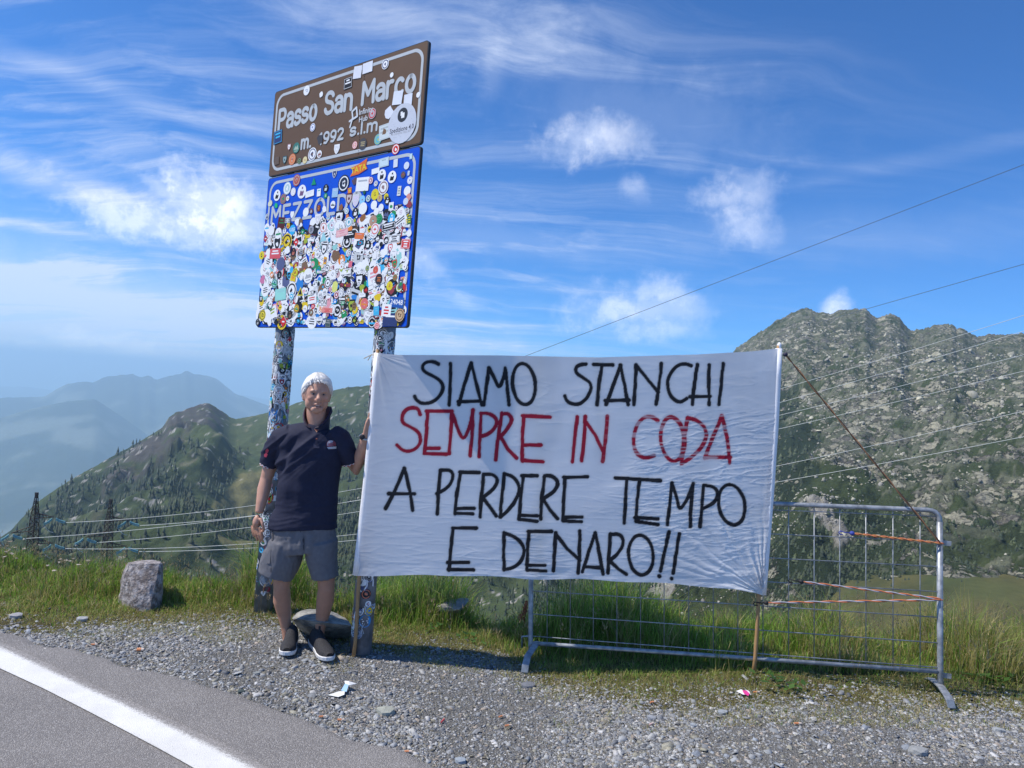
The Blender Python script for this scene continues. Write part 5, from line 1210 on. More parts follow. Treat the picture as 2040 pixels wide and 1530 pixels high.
# ================================================================== GRASS
def blades(name, x, y, h, w0, cols, label, lean=.35, seed=1, zoff=0., clumpdir=None):
    r = np.random.default_rng(seed); n = len(x); z = ground_z(x, y)-.01+zoff; a = r.uniform(0, 6.283, n); ln = h*lean*np.abs(r.normal(.55, .45, n)); la = r.uniform(0, 6.283, n)
    dx, dy = np.cos(la)*ln, np.sin(la)*ln; wx, wy = np.cos(a)*w0/2, np.sin(a)*w0/2
    V = np.zeros((n, 5, 3)); b = np.stack([x, y, z], -1)
    V[:, 0] = b-np.stack([wx, wy, 0*wx], -1); V[:, 1] = b+np.stack([wx, wy, 0*wx], -1)
    m = b+np.stack([dx*.32, dy*.32, h*.6], -1); V[:, 2] = m+np.stack([wx, wy, 0*wx], -1)*.75; V[:, 3] = m-np.stack([wx, wy, 0*wx], -1)*.75
    V[:, 4] = b+np.stack([dx, dy, h*(1-.25*np.clip(ln/h, 0, 1))], -1)
    f3 = np.array([(0, 1, 2), (0, 2, 3), (3, 2, 4)]); Fq = (f3[None]+(np.arange(n)*5)[:, None, None]).reshape(-1, 3)
    return tag(mesh_np(name, V.reshape(-1, 3), Fq, M['grass'], col=np.repeat(cols, 5, 0)), kind='stuff', label=label)


def gcol(r, dry):
    n = len(dry); gr = np.array([(.18, .33, .04), (.25, .41, .06), (.32, .44, .09), (.12, .25, .035)])[r.integers(0, 4, n)]; yl = np.array([(.42, .36, .14), (.36, .33, .11), (.50, .43, .22), (.30, .30, .09)])[r.integers(0, 4, n)]
    k = (r.random(n) < dry)[:, None]; return np.where(k, yl, gr)*r.uniform(.75, 1.25, (n, 1))


r = np.random.default_rng(77)
def cand(n, x0, x1, y0, y1): return r.uniform(x0, x1, n), r.uniform(y0, y1, n)
# long grass towards the crest
x, y = cand(420000, -5.6, 4.9, 4.2, 8.0); ge, cr_ = grass_edge(x), crest(x); tt_ = (y-ge)/(cr_+.35-ge)
cl = fbm(x*2.3, y*2.3, 3, 51); cl2 = fbm(x*7, y*7, 3, 52)
k = (y > ge+.12) & (y < cr_+.75) & (r.random(len(x)) < np.clip((.35+1.6*(cl2-.35)), .12, 1)*sstep(tt_, .02, .25))
near_path = np.abs(x+.2) < .9
x, y, tt_, cl, cl2 = x[k], y[k], tt_[k], cl[k], cl2[k]
hgt = np.where(x < -1.9, .03+.085*sstep(tt_, .1, .7), .03+.26*sstep(tt_, .25, .75))
fy = 4.50-.225*(x-.1); hgt = np.where((x > -.1), hgt*sstep(y-fy, .02, .25)+.035, hgt); hgt = np.where(x > 1.3, .04+.15*sstep(tt_, .05, .5), hgt)*(.18+3.0*cl**2)*r.uniform(.35, 1.25, len(x))
dry = np.clip(.55-.6*tt_+.9*(cl2-.5)+.45*sstep(x, 1.9, 2.5)*(cl > .45)+.15, .08, .85)
blades('grass', x, y, hgt, r.uniform(.003, .0065, len(x)), gcol(r, dry), 'green mountain grass along the verge crest', .7, 3)
# short trodden turf at the gravel edge
x, y = cand(230000, -5.2, 4.2, 3.5, 5.8); ge = grass_edge(x); d_ = y-ge; cl = fbm(x*3.1, y*3.1, 4, 61)
k = (d_ > -.45) & (d_ < .8) & (r.random(len(x)) < sstep(d_+.7*(cl-.5)*2, -.32, .08)*np.clip(1.7*cl, .1, 1)) & (y > road_edge(x)+.12)
x, y, d_, cl = x[k], y[k], d_[k], cl[k]
blades('short_grass', x, y, (.012+.028*r.random(len(x)))*(1+.5*sstep(d_, 0, .4)), r.uniform(.002, .004, len(x)), gcol(r, np.clip(.95-.6*sstep(d_, .0, .7)+.5*(cl-.5), .15, .9)), 'short yellowing turf at the gravel edge', 1.4, 4)
# seed stalks
def stalks(n, x0, x1, hh, seed, label, back=.6):
    r_ = np.random.default_rng(seed); x = r_.uniform(x0, x1, n); y = crest(x)+r_.uniform(-back, .25, n); z = ground_z(x, y); h = r_.uniform(*hh, n); mb = MB()
    for i in range(n):
        l = r_.normal(0, .16, 2)*h[i]; b = Vector((x[i], y[i], z[i])); m_ = b+Vector((l[0]*.4, l[1]*.4, h[i]*.6)); e = b+Vector((l[0], l[1], h[i])); c_ = (.36, .29, .15) if r_.random() < .75 else (.2, .24, .07)
        mb.tube([b, m_, e], [.0011, .0009, .0006], 3, cap=False, col=c_)
        if r_.random() < .75:
            for j in range(5):
                p = e-(e-m_)*(j*.09); s_ = .009; o_ = Vector(r_.normal(0, .006, 3)); mb.add([p+o_+Vector((s_*.35, 0, -s_)), p+o_+Vector((-s_*.35, 0, -s_)), p+o_*2.2+Vector((0, 0, s_))], [(0, 1, 2)], 0, (.40, .31, .18))
    return tag(mb.build('seed_grass', M['grass'], None, colattr=True), kind='stuff', label=label)
stalks(520, -4.6, -.9, (.10, .26), 5, 'dry seed stalks of grass standing above the left verge')
stalks(330, 1.8, 4.6, (.18, .40), 6, 'tall dry seed stalks at the right verge', .9)
stalks(150, -.8, 1.8, (.12, .30), 7, 'scattered seed stalks behind the barrier')
# flat pale flower heads (yarrow) along the left crest
mb = MB(); r_ = random.Random(9)
for k in range(60):
    x = r_.uniform(-4.8, -2.6); y = float(crest(x))-r_.uniform(.0, .7); z = float(ground_z(x, y)); h = r_.uniform(.12, .26); c = Vector((x+r_.gauss(0, .02), y, z+h)); mb.tube([(x, y, z), c], .0012, 3, cap=False, col=(.14, .16, .06)); w0 = r_.uniform(.008, .019)
    for j in range(7): a = j*.9; p = c+Vector((math.cos(a)*w0*.6*(j > 0), math.sin(a)*w0*.6*(j > 0), r_.uniform(-.003, .003))); mb.ellipsoid(p, w0*.4, w0*.4, .004, nu=5, nv=2, col=r_.choice([(.42, .36, .28), (.36, .28, .20), (.5, .45, .38)]))
tag(mb.build('yarrow_flowers', M['plain'], None, colattr=True), kind='stuff', label='flat pale yarrow heads above the left verge')
# rusty dock plant
rt = at_depth(1042, 1235, 4.85); dk = empty('dock_plant', (rt[0], rt[1], float(ground_z(rt[0], rt[1])))); tag(dk, 'rust brown dock seed head beside the left end of the barrier', 'plant')
mb = MB(); b0 = Vector(dk.location); e0 = Vector(at_depth(1050, 1198, 4.85)); mb.tube([b0, e0], .003, 5, col=(.18, .07, .03)); mb.build('stem', M['plain'], dk, colattr=True)
mb = MB(); b1 = Vector(at_depth(1040, 1232, 4.85))
for k in range(150):
    t_ = r_.random(); p = b1.lerp(e0, t_)+Vector([r_.gauss(0, .011*(1.2-t_)) for _ in range(3)]); mb.ellipsoid(p, .005, .005, .007, nu=5, nv=3, col=r_.choice([(.28, .09, .04), (.22, .06, .03), (.34, .13, .06)]))
mb.build('seed_head', M['plain'], dk, colattr=True)
# broad leaf weeds
mb = MB()
for (px, py) in [(1950, 1352), (1965, 1345), (1985, 1358), (380, 1178), (1540, 1352), (1590, 1362), (2010, 1350), (1130, 1262), (860, 1248), (940, 1262)]:
    P = on_z(px, py, .19 if px > 1300 else .02); z = float(ground_z(P[0], P[1]))
    for k in range(14):
        a = r_.uniform(0, 6.28); L_ = r_.uniform(.03, .07); c = Vector((P[0]+r_.gauss(0, .05), P[1]+r_.gauss(0, .05), z+r_.uniform(.015, .05))); d = Vector((math.cos(a), math.sin(a), r_.uniform(-.1, .5))).normalized(); s_ = d.cross(Vector((0, 0, 1))).normalized()*L_*.28
        mb.add([c, c+d*L_*.45+s_, c+d*L_, c+d*L_*.45-s_], [(0, 1, 2, 3)], 0, r_.choice([(.08, .17, .03), (.11, .21, .05), (.06, .13, .03)]))
tag(mb.build('broad_leaf_weeds', M['grass'], None, colattr=True), kind='stuff', label='low broad leaved weeds in the verge turf')
# ================================================================== LITTER
def litter(name, cat, label, px, py, zz, polys):
    P = on_z(px, py, zz); z0 = float(ground_z(P[0], P[1])); mb = MB()
    for k, (pts, col) in enumerate(polys):
        sc_ = P[1]/F_PX; n = len(pts); top_ = [(P[0]+a*sc_, P[1]-b*sc_*2.4, z0+.008+h+.0006*k) for a, b, h in pts]
        mb.add(top_+[(a, b, c-.0008) for a, b, c in top_], [tuple(range(n)), tuple(range(2*n-1, n-1, -1))]+[(i, n+i, n+(i+1) % n, (i+1) % n) for i in range(n)], 0, col)
    o = mb.build(name, M['plain'], None, colattr=True); rebase(o, (P[0], P[1], z0)); tag(o, label, cat)
litter('torn_paper', 'litter', 'crumpled white and pale blue scrap of paper on the gravel', 685, 1380, 0, [([(-26, 10, 0), (-8, 4, .006), (4, 5, .012), (6, 10, .008), (-4, 13, .002)], (.68, .69, .66)), ([(-4, 4, .012), (-2, -6, .022), (6, -5, .02), (8, 6, .012)], (.35, .55, .78)), ([(-6, -12, .02), (4, -8, .03), (20, -9, .018), (8, -4, .02), (-2, -6, .022)], (.72, .73, .73))])
litter('crumpled_label', 'litter', 'white and magenta paper label below the right bamboo pole', 1483, 1366, .17, [([(-12, -4, .004), (-2, -5, .012), (6, 2, .016), (4, 5, .012), (-4, 3, .006)], (.7, .68, .70)), ([(-2, -2, .014), (5, -1, .018), (8, 4, .016), (3, 7, .01), (-2, 3, .01)], (.55, .03, .22)), ([(4, -4, .016), (10, 0, .018), (9, 6, .012), (6, 0, .018)], (.72, .7, .72))])
for i, (px, py, a, lab) in enumerate([(642, 1433, .2, 'orange cigarette end on the asphalt edge of the gravel'), (679, 1438, .1, 'small orange cigarette end right of the other near the asphalt edge'), (813, 1498, .05, 'orange cigarette end at the lower edge of the gravel'), (280, 1299, .0, 'orange brick chip in the gravel left of the man'), (188, 1287, .1, 'thin orange cigarette end near the road edge'), (1000, 1422, .6, 'orange cigarette end in the central gravel'), (1013, 1440, .3, 'short orange stub in the central gravel below its neighbour'), (1304, 1358, .3, 'orange cigarette end at the turf edge below the barrier'), (1508, 1366, .1, 'orange cigarette end beside the pink label'), (1590, 1432, .0, 'orange cigarette end in the right gravel'), (1301, 1397, .7, 'pale pink stub in the gravel below the banner'), (882, 1434, 1.2, 'small red plastic bit in the gravel')]):
    P = on_z(px, py, 0 if px < 1100 else .17); z0 = float(ground_z(P[0], P[1])); L_ = .017 if i != 3 else .02; mb = MB(); d = Vector((math.cos(a), math.sin(a), .05))*L_; c = Vector((P[0], P[1], z0+.011))
    cc = (.62, .24, .10) if i not in (10, 11) else ((.6, .4, .36) if i == 10 else (.45, .06, .07))
    mb.tube([c-d, c+d*.2], .0045 if i != 3 else .010, 8, col=cc); mb.tube([c+d*.2, c+d], .0046 if i != 3 else .009, 8, col=(.6, .5, .42) if i < 11 else cc); o = mb.build('brick_chip' if i == 3 else ('plastic_bit' if i == 11 else 'cigarette_end'), M['plain'], None, colattr=True); rebase(o, c)
    tag(o, lab, 'litter', None)
# ================================================================== PYLONS AND WIRES
def pylon(top, base, D, arms, label):
    T0, B0 = at_dist(*top, D), at_dist(*base, D); T0, B0 = Vector(T0), Vector(B0); B0 = Vector((T0.x, T0.y, B0.z-9)); h = T0.z-B0.z; root = empty('power_pylon', tuple(B0)); tag(root, label, 'pylon', 'lattice power pylons beyond the verge')
    k = D/F_PX; body = MB(); vis = abs(top[1]-base[1])*k
    def hw(z): d = (T0.z-z)/vis; return (.9+4.0*min(d/.35, 1)*.62+2.2*max(0, d-.35))*k*1.9
    def rot(a, z): s_ = hw(z); th = math.radians(28+a*90); return Vector((T0.x+s_*math.cos(th), T0.y+s_*math.sin(th), z))
    nlev = 17; zs = [T0.z-(T0.z-B0.z)*(i/nlev)**1.05 for i in range(nlev+1)]; th_ = .75*k
    for i in range(nlev):
        for a in range(4):
            body.bar(rot(a, zs[i]), rot(a, zs[i+1]), th_, 4); body.bar(rot(a, zs[i]), rot(a+1, zs[i+1]), th_*.6, 3); body.bar(rot(a+1, zs[i]), rot(a, zs[i+1]), th_*.6, 3); body.bar(rot(a, zs[i+1]), rot(a+1, zs[i+1]), th_*.6, 3)
    body.box(tuple(T0+Vector((0, 0, .8*k))), 4*k, 4*k, 5*k); body.build('tower', M['lattice'], root)
    ends = []
    for (ax, ay, bx, by, ix) in arms:       # arm root and tip in photo px, insulator swing
        R_, E_ = Vector(at_dist(ax, ay, D)), Vector(at_dist(bx, by, D)); R_.x = T0.x; R_.y = T0.y
        a_ = MB()
        for dz, dy in ((4*k, 2.5*k), (4*k, -2.5*k), (-5*k, 2.5*k), (-5*k, -2.5*k)): a_.bar(R_+Vector((0, dy, dz)), E_, th_*.8, 4)
        for j in range(1, 6):
            f_ = j/6; p1 = (R_+Vector((0, 2.5*k, 4*k))).lerp(E_, f_); p2 = (R_+Vector((0, 2.5*k, -5*k))).lerp(E_, min(1, f_+.1)); a_.bar(p1, p2, th_*.6, 3)
        a_.build('cross_arm', M['lattice'], root)
        for sx, sy, n_ in ((-21, 13, 2), (22, 9, 2)):
            for s2 in range(n_):
                mb = MB(); e2 = Vector(at_dist(bx+sx, by+sy+s2*3.2, D)); s0 = E_+Vector((sx*.15*k, 0, -(2+s2*2.5)*k))
                pts = [s0.lerp(e2, j/14)+Vector((0, 0, -k*1.0*math.sin(math.pi*j/14))) for j in range(15)]
                mb.tube(pts, [(1.2 if j % 2 else .8)*k for j in range(15)], 6); mb.build('insulator_string', M['insulator'], root, smooth=False)
        jl = MB(); a0, a1 = Vector(at_dist(bx-21, by+16, D)), Vector(at_dist(bx+20, by+12, D)); jl.tube([a0.lerp(a1, j/12)+Vector((0, 0, -14*k*math.sin(math.pi*j/12))) for j in range(7)], .5*k, 4); jl.build('jumper_wire', M['wire'], root)
        ends.append(at_dist(bx+24, by+11, D))
    return ends
# terrain shelf hides the feet; distances chosen so the towers stand 20 m tall
E1 = pylon((73, 985), (64, 1102), 150., [(68, 1027, 108, 1030, 1), (58, 1052, 22, 1062, 1), (64, 1078, 106, 1082, 1)], 'nearer lattice pylon, leftmost of the two on the left skyline')
E2 = pylon((221, 998), (212, 1104), 175., [(217, 1033, 255, 1036, 1), (210, 1062, 170, 1070, 1), (214, 1085, 253, 1088, 1)], 'thin lattice pylon between the left pylon and the marker stone')
def wire(p0, px1, py1, D1, sag, r, label, m, group, n=60):
    p1 = at_dist(px1, py1, D1); p0 = np.array(p0); mb = MB(); D0 = np.hypot(*(p0[:2])); pts = [p0+(p1-p0)*f+np.array([0, 0, -4*sag*f*(1-f)]) for f in (np.linspace(0, 1, n))]
    mb.tube(pts, [r*max(np.hypot(q_[0], q_[1]), 20) for q_ in pts], 5); o = mb.build('power_line', m, None, smooth=True); rebase(o, p0); tag(o, label, 'power line', group)
g1 = 'power lines running from the pylons up to the right'
# right-hand readings at x = 2040: 628 660 707 740 818 870; at 1550: 776 803 828 855 928 960
R_ = 3.0e-4; T_R = [(2040, 628), (2040, 660), (2040, 707), (2040, 740), (2040, 818), (2040, 870)]; M_R = [776, 803, 828, 855, 928, 960]
L_E = [E1[0], E2[0], E1[1], E2[1], E1[2], E2[2]]
nm = ['uppermost', 'second', 'third', 'fourth', 'fifth', 'lowest']
for k in range(6):
    (xr, yr), ym = T_R[k], M_R[k]; p0 = L_E[k]; D1 = 95+6*(k % 2)
    # end point beyond the frame on the line through both readings, then the sag solved so the wire passes the middle reading
    xe = 2300; ye = yr+(yr-ym)/490*260*1.08
    lo_s, hi_s = -5., 80.
    for _ in range(30):
        sg = (lo_s+hi_s)/2; p1 = at_dist(xe, ye, D1); f = np.linspace(0, 1, 400); P = p0+(p1-p0)*f[:, None]; P[:, 2] -= 4*sg*f*(1-f); qx, qy = project(P); yy = np.interp(1550, qx, qy)
        if yy > ym: hi_s = sg
        else: lo_s = sg
    wire(p0, xe, ye, D1, sg, R_, nm[k]+' of the six pale wires crossing the rocky mountain', M['wire'], g1)
wire(at_dist(985, 733, 900.), 2300, 228, 110, 0., 3.4e-4, 'thin dark wire rising across the open sky to the right edge', M['wire_dark'], 'dark wires against the sky')
wire(at_dist(1640, 640, 1250.), 2300, 452, 300, 0., 3.4e-4, 'short dark wire leaving behind the mountain peak', M['wire_dark'], 'dark wires against the sky')
# farmhouses in the valley
M['wall_pale'] = mat('pale_render', (.42, .38, .33), .9, .1, .5); M['roof_stone'] = mat('stone_roof', (.25, .20, .17), .9, .2, 1.)
def farmhouse(px, py, D, s_, label):
    P = at_dist(px, py, D); root = empty('farmhouse', tuple(P)); tag(root, label, 'house', 'small farmhouses far down in the valley'); w0, d0_, h0 = 9*s_, 6*s_, 4*s_
    mb = MB(); mb.box((P[0], P[1], P[2]+h0/2-1), w0, d0_, h0+2); mb.build('wall', M['wall_pale'], root)
    mb = MB(); x, y, z = P[0], P[1], P[2]+h0; a, b, c = w0*.56, d0_*.6, 2.4*s_
    mb.add([(x-a, y-b, z-.2), (x+a, y-b, z-.2), (x+a, y+b, z-.2), (x-a, y+b, z-.2), (x-a, y, z+c), (x+a, y, z+c)], [(0, 1, 5, 4), (2, 3, 4, 5), (0, 4, 3), (1, 2, 5), (3, 2, 1, 0)]); mb.build('roof', M['roof_stone'], root)
    for k in (-1, 1): mb = MB(); mb.box((x+k*w0*.25, y-d0_/2-.03, P[2]+h0*.5), w0*.12, .08, h0*.3); mb.build('window', M['dark_edge'], root)
farmhouse(598, 1131, 600, .45, 'tiny farmhouse seen between the man\'s legs'); farmhouse(608, 1134, 590, .35, 'low barn just right of the tiny farmhouse between the legs'); farmhouse(704, 1073, 900, .5, 'tiny farmhouse seen between the man and the banner')
# ================================================================== PERSON
Y0 = 4.40; KM = Y0/F_PX
def J(px, py, dy=0.): return Vector(at_depth(px, py, Y0+dy))
def JL(px, py, dy=0.): return Vector(at_depth(px, py, Y0+dy*.30))
man = empty('person', (float(J(606, 1300)[0]), Y0, 0)); tag(man, 'white haired man in navy polo and grey shorts, one hand on the banner edge', 'person')


def remesh(mb, name, m, voxel, smooth_n=4, disp=None, parent=man, col=None):
    o = mb.build(name, m, None); o.data.materials.clear(); o.data.materials.append(m)
    r_ = o.modifiers.new('r', 'REMESH'); r_.mode = 'VOXEL'; r_.voxel_size = voxel; r_.use_smooth_shade = True
    s_ = o.modifiers.new('s', 'SMOOTH'); s_.iterations = smooth_n; s_.factor = .5
    dg = bpy.context.evaluated_depsgraph_get(); me = bpy.data.meshes.new_from_object(o.evaluated_get(dg)); me.name = name
    bpy.data.objects.remove(o); n = len(me.vertices); V = np.empty(n*3, np.float32); me.vertices.foreach_get('co', V); V = V.reshape(-1, 3).astype(float)
    if disp is not None:
        N = np.empty(n*3, np.float32); me.vertices.foreach_get('normal', N); N = N.reshape(-1, 3); V = V+N*disp(V, N)[:, None]
    if col is not None: set_col(me, col(V))
    V = V-np.array(world_loc(parent)); me.vertices.foreach_set('co', V.astype(np.float32).ravel()); me.update()
    if not me.materials: me.materials.append(m)
    me.polygons.foreach_set('use_smooth', np.ones(len(me.polygons), bool))
    o = bpy.data.objects.new(name, me); return link(o, parent)


def limb(mb, secs, n=18): # (point, rx, ry)
    mb.tube([s_[0] for s_ in secs], [s_[1]*.955 for s_ in secs], n, ry=[s_[2]*.955 for s_ in secs], xh=(1, 0, 0))
HA = math.radians(22); HF = Vector((math.sin(HA), -math.cos(HA), 0)); HR = Vector((math.cos(HA), math.sin(HA), 0)); HU = Vector((.02, .0, 1)).normalized(); HC = J(631.5, 785.5, -.01)
def H(r, f, u): return HC+HR*r+HF*f+HU*u
RH = Matrix((HR, -HF, HU)).transposed()      # columns: right, back, up
def head_fn(v):
    z = v.z; k = 1.0
    if z < 0: k = 1-.25*(-z)**1.8
    x = v.x*k*(1 if z < .1 else 1-.04*z); y = v.y*(1-.20*max(0, -z)**1.5)
    if v.y > 0 and z < -.2: y *= 1-.35*min(1, (-z-.2)*1.4)       # nape
    return Vector((x, y, z))
sk = MB()
sk.ellipsoid(HC, .0775, .094, .116, RH, 32, 22, fn=head_fn)
sk.ellipsoid(H(0, .064, -.092), .038, .025, .025, RH)              # chin
sk.ellipsoid(H(-.038, .026, -.050), .032, .044, .048, RH); sk.ellipsoid(H(.038, .026, -.050), .032, .044, .048, RH)   # jaw
sk.ellipsoid(H(-.037, .058, -.024), .024, .022, .020, RH); sk.ellipsoid(H(.037, .058, -.024), .024, .022, .020, RH)   # cheeks
sk.ellipsoid(H(0, .079, .022), .050, .014, .011, RH); sk.ellipsoid(H(-.03, .075, .020), .022, .015, .010, RH); sk.ellipsoid(H(.03, .075, .020), .022, .015, .010, RH)
sk.tube([H(0, .082, .014), H(0, .094, -.008), H(0, .105, -.026), H(0, .100, -.037), H(0, .085, -.040)], [.009, .0105, .0145, .015, .010], 12)   # nose
sk.ellipsoid(H(-.013, .090, -.034), .009, .011, .008, RH); sk.ellipsoid(H(.013, .090, -.034), .009, .011, .008, RH)
sk.ellipsoid(H(0, .082, -.060), .027, .016, .0075, RH); sk.ellipsoid(H(0, .080, -.079), .022, .016, .0075, RH)  # lips
for s_ in (-1, 1):
    sk.ellipsoid(H(s_*.079, -.012, -.010), .008, .020, .033, RH); sk.ellipsoid(H(s_*.077, -.004, -.034), .008, .010, .012, RH)
limb(sk, [(J(630, 808, .02), .060, .062), (J(631, 838, .03), .066, .066), (J(631, 862, .035), .070, .068)], 24)
# trunk under the clothes
limb(sk, [(J(631, 858, .03), .10, .07), (J(620, 880, .02), .165, .09), (J(616, 930, .01), .165, .10), (J(612, 985), .16, .10), (J(606, 1050), .165, .105), (J(605, 1085), .15, .10)], 24)
# his right arm (left in the picture), hanging
limb(sk, [(J(566, 872, .01), .058, .060), (J(547, 905, .03), .052, .052), (J(538, 930, .04), .045, .047), (J(531, 953, .04), .039, .042), (J(526, 975, .02), .043, .042), (J(521, 1000, -.01), .034, .036), (J(516, 1022, -.03), .024, .029)])
sk.ellipsoid(J(512, 1040, -.035), .026, .030, .046, Matrix.Rotation(.08, 3, 'Y'), 16, 12)
for p_, r_ in (([(517, 1050, -.055), (521, 1063, -.062), (523, 1072, -.058), (522, 1078, -.050)], .0088), ([(511, 1052, -.045), (515, 1066, -.055), (518, 1075, -.052), (518, 1081, -.044)], .0092),
               ([(506, 1051, -.035), (509, 1064, -.042), (512, 1073, -.040), (513, 1078, -.034)], .0088), ([(502, 1047, -.020), (503, 1058, -.028), (505, 1066, -.028), (507, 1071, -.024)], .0078), ([(519, 1032, -.055), (523, 1043, -.068), (525, 1053, -.070), (524, 1060, -.066)], .0098)):
    sk.tube([J(*q_) for q_ in p_], [r_*1.08, r_, r_*.95, r_*.7], 10)
# his left arm, bent up to the banner
limb(sk, [(JL(677, 872, .01), .056, .060), (J(690, 898, .03), .050, .052), (J(700, 920, .05), .044, .046), (J(708, 936, .06), .037, .040), (J(716, 915, .02), .042, .042), (J(723, 890, -.03), .034, .035), (JL(729, 866, -.20), .024, .028)])
sk.tube([JL(729, 868, -.20), JL(732, 854, -.215), JL(735, 842, -.22), JL(737, 834, -.22)], [.026, .030, .032, .026], 14, ry=[.02, .018, .016, .012], xh=(.4, 1, 0))
for i, (p_, r_) in enumerate((([(734, 838, -.245), (736, 826, -.250), (740, 819, -.245), (744, 817, -.235)], .0088), ([(736, 837, -.228), (738, 824, -.232), (741, 816, -.226), (745, 814, -.216)], .0090), ([(737, 838, -.212), (740, 826, -.214), (743, 819, -.208), (747, 818, -.20)], .0086), ([(738, 841, -.198), (741, 831, -.198), (744, 825, -.194), (747, 823, -.19)], .0076), ([(733, 850, -.25), (737, 843, -.258), (741, 838, -.256), (744, 835, -.25)], .0098))):
    sk.tube([JL(*q_) for q_ in p_], [r_*1.08, r_, r_*.95, r_*.7], 10)
# legs
limb(sk, [(J(572, 1065), .082, .09), (J(566, 1110), .070, .078), (J(562, 1150, -.01), .058, .060), (J(561, 1172, -.012), .050, .055), (J(562, 1196, .01), .0555, .060), (J(566, 1222, .02), .044, .048), (J(570, 1248, .02), .032, .038), (J(573, 1268, .02), .031, .042), (J(574, 1282, .01), .030, .045)])
limb(sk, [(J(640, 1065), .082, .09), (J(646, 1110), .070, .078), (J(650, 1150, -.01), .058, .060), (J(650, 1172, -.012), .052, .055), (J(648, 1196, .01), .057, .060), (J(643, 1225, .02), .045, .048), (J(638, 1252, .02), .032, .038), (J(635, 1272, .02), .031, .042), (J(634, 1286, .01), .030, .045)])
skin_m = bpy.data.materials.new('tanned_skin'); skin_m.use_nodes = True; t = NT(skin_m.node_tree); p = t.n['Principled BSDF']; co = t.new('ShaderNodeTexCoord').outputs['Object']
at_ = t.new('ShaderNodeAttribute', attribute_name='Col').outputs['Color']; k = t.noise(co, 28, 5, .65); cc = t.vmath('SCALE', at_); t.l.new(t.math('ADD', .82, t.math('MULTIPLY', k, .36)), cc.node.inputs['Scale']); t.l.new(cc, p.inputs['Base Color'])
p.inputs['Roughness'].default_value = .5; p.inputs['Subsurface Weight'].default_value = .12; p.inputs['Subsurface Radius'].default_value = (.012, .004, .002); p.inputs['Subsurface Scale'].default_value = 1.
b = t.new('ShaderNodeBump', inp={'Height': t.noise(co, 160, 4, .6), 'Strength': .25, 'Distance': .002}); t.l.new(b.outputs[0], p.inputs['Normal'])


def skin_col(V):
    c = np.ones((len(V), 3))*np.array([.52, .285, .20]); c[V[:, 2] < .75] = (.44, .225, .145)
    d = V-np.array(HC); r_, f_, u_ = d@np.array(HR), d@np.array(HF), d@np.array(HU); head = (np.abs(d) < .16).all(1)
    def spot(rr, uu, sr, su, col, k, fmin=.04):
        nonlocal c
        w_ = (np.exp(-((r_-rr)/sr)**2-((u_-uu)/su)**2)*(f_ > fmin)*head*k)[:, None]; c = c*(1-w_)+np.array(col)*w_
    spot(0, -.069, .024, .0045, (.10, .03, .03), .9); spot(0, -.060, .022, .006, (.42, .16, .13), .5); spot(0, -.078, .02, .006, (.42, .16, .13), .5)
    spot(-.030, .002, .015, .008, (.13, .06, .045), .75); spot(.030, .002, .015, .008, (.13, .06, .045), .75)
    spot(0, -.03, .016, .012, (.55, .26, .20), .5, .085); spot(-.045, -.03, .02, .018, (.50, .22, .16), .5); spot(.045, -.03, .02, .018, (.50, .22, .16), .5)
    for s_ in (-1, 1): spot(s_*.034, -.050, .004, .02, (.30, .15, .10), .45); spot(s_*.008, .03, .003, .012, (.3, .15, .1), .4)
    for uu in (.050, .062): spot(0, uu, .05, .0022, (.33, .17, .11), .45)
    return c


def skin_disp(V, N):
    d = V-np.array(HC); r_, f_, u_ = d@np.array(HR), d@np.array(HF), d@np.array(HU); head = (np.abs(d) < .16).all(1)
    e = -.0065*np.exp(-((np.abs(r_)-.030)/.014)**2-((u_-.004)/.009)**2)*(f_ > .04)*head - .0035*np.exp(-(r_/.024)**2-((u_+.0695)/.003)**2)*(f_ > .05)*head
    return e


body = remesh(sk, 'body', skin_m, .0052, 3, skin_disp, col=skin_col)
# eyes, brows, teeth
for s_ in (-1, 1):
    e = MB(); e.ellipsoid(H(s_*.030, .0765, .003), .0115, .008, .0055, RH, 12, 8, col=(.30, .25, .23)); e.ellipsoid(H(s_*.030, .0825, .003), .0052, .003, .0050, RH, 10, 6, col=(.03, .03, .035)); e.build('eye', M['plain'], man, smooth=True, colattr=True)
    e = MB()
    for k in range(9): x = .014+.0035*k; e.ellipsoid(H(s_*x, .088-.0022*abs(k-2), .021+.002*math.sin(k*.5)), .0042, .004, .0028, RH, 6, 4, col=(.50, .44, .40))
    e.build('eyebrow', M['plain'], man, smooth=True, colattr=True)
e = MB(); e.ellipsoid(H(.001, .0885, -.0665), .014, .006, .0022, RH, 10, 5, col=(.6, .55, .48)); e.build('teeth', M['plain'], man, smooth=True, colattr=True)
# hair
hm_ = MB()
def hair_fn(v):
    az = math.degrees(math.atan2(abs(v.x), -v.y)); thr = float(np.interp(az, [0, 35, 52, 70, 95, 118, 180], [.60, .58, .46, .16, -.08, -.50, -.60]))
    thr += .16*(vnoise(v.x*5+9, v.z*5+v.y*4, 4)-.5); m_ = float(sstep(v.z-thr, -.06, .10)); f = .90+m_*(.27+.09*float(fbm(v.x*4+5, v.y*4+v.z*5, 3, 9)-.5)+.035*max(0, v.z)); q_ = head_fn(v)*f; return Vector((q_.x*(1+.16*m_*max(0, v.z)*(1-.4*max(0, v.z))), q_.y, q_.z*(1-.075*m_)))
hm_.ellipsoid(HC+HU*.001-HF*.004,   .0800, .095, .121, RH, 90, 60, fn=hair_fn)
hair_m = bpy.data.materials.new('white_hair'); hair_m.use_nodes = True; t = NT(hair_m.node_tree); p = t.n['Principled BSDF']; co = t.new('ShaderNodeTexCoord').outputs['Object']
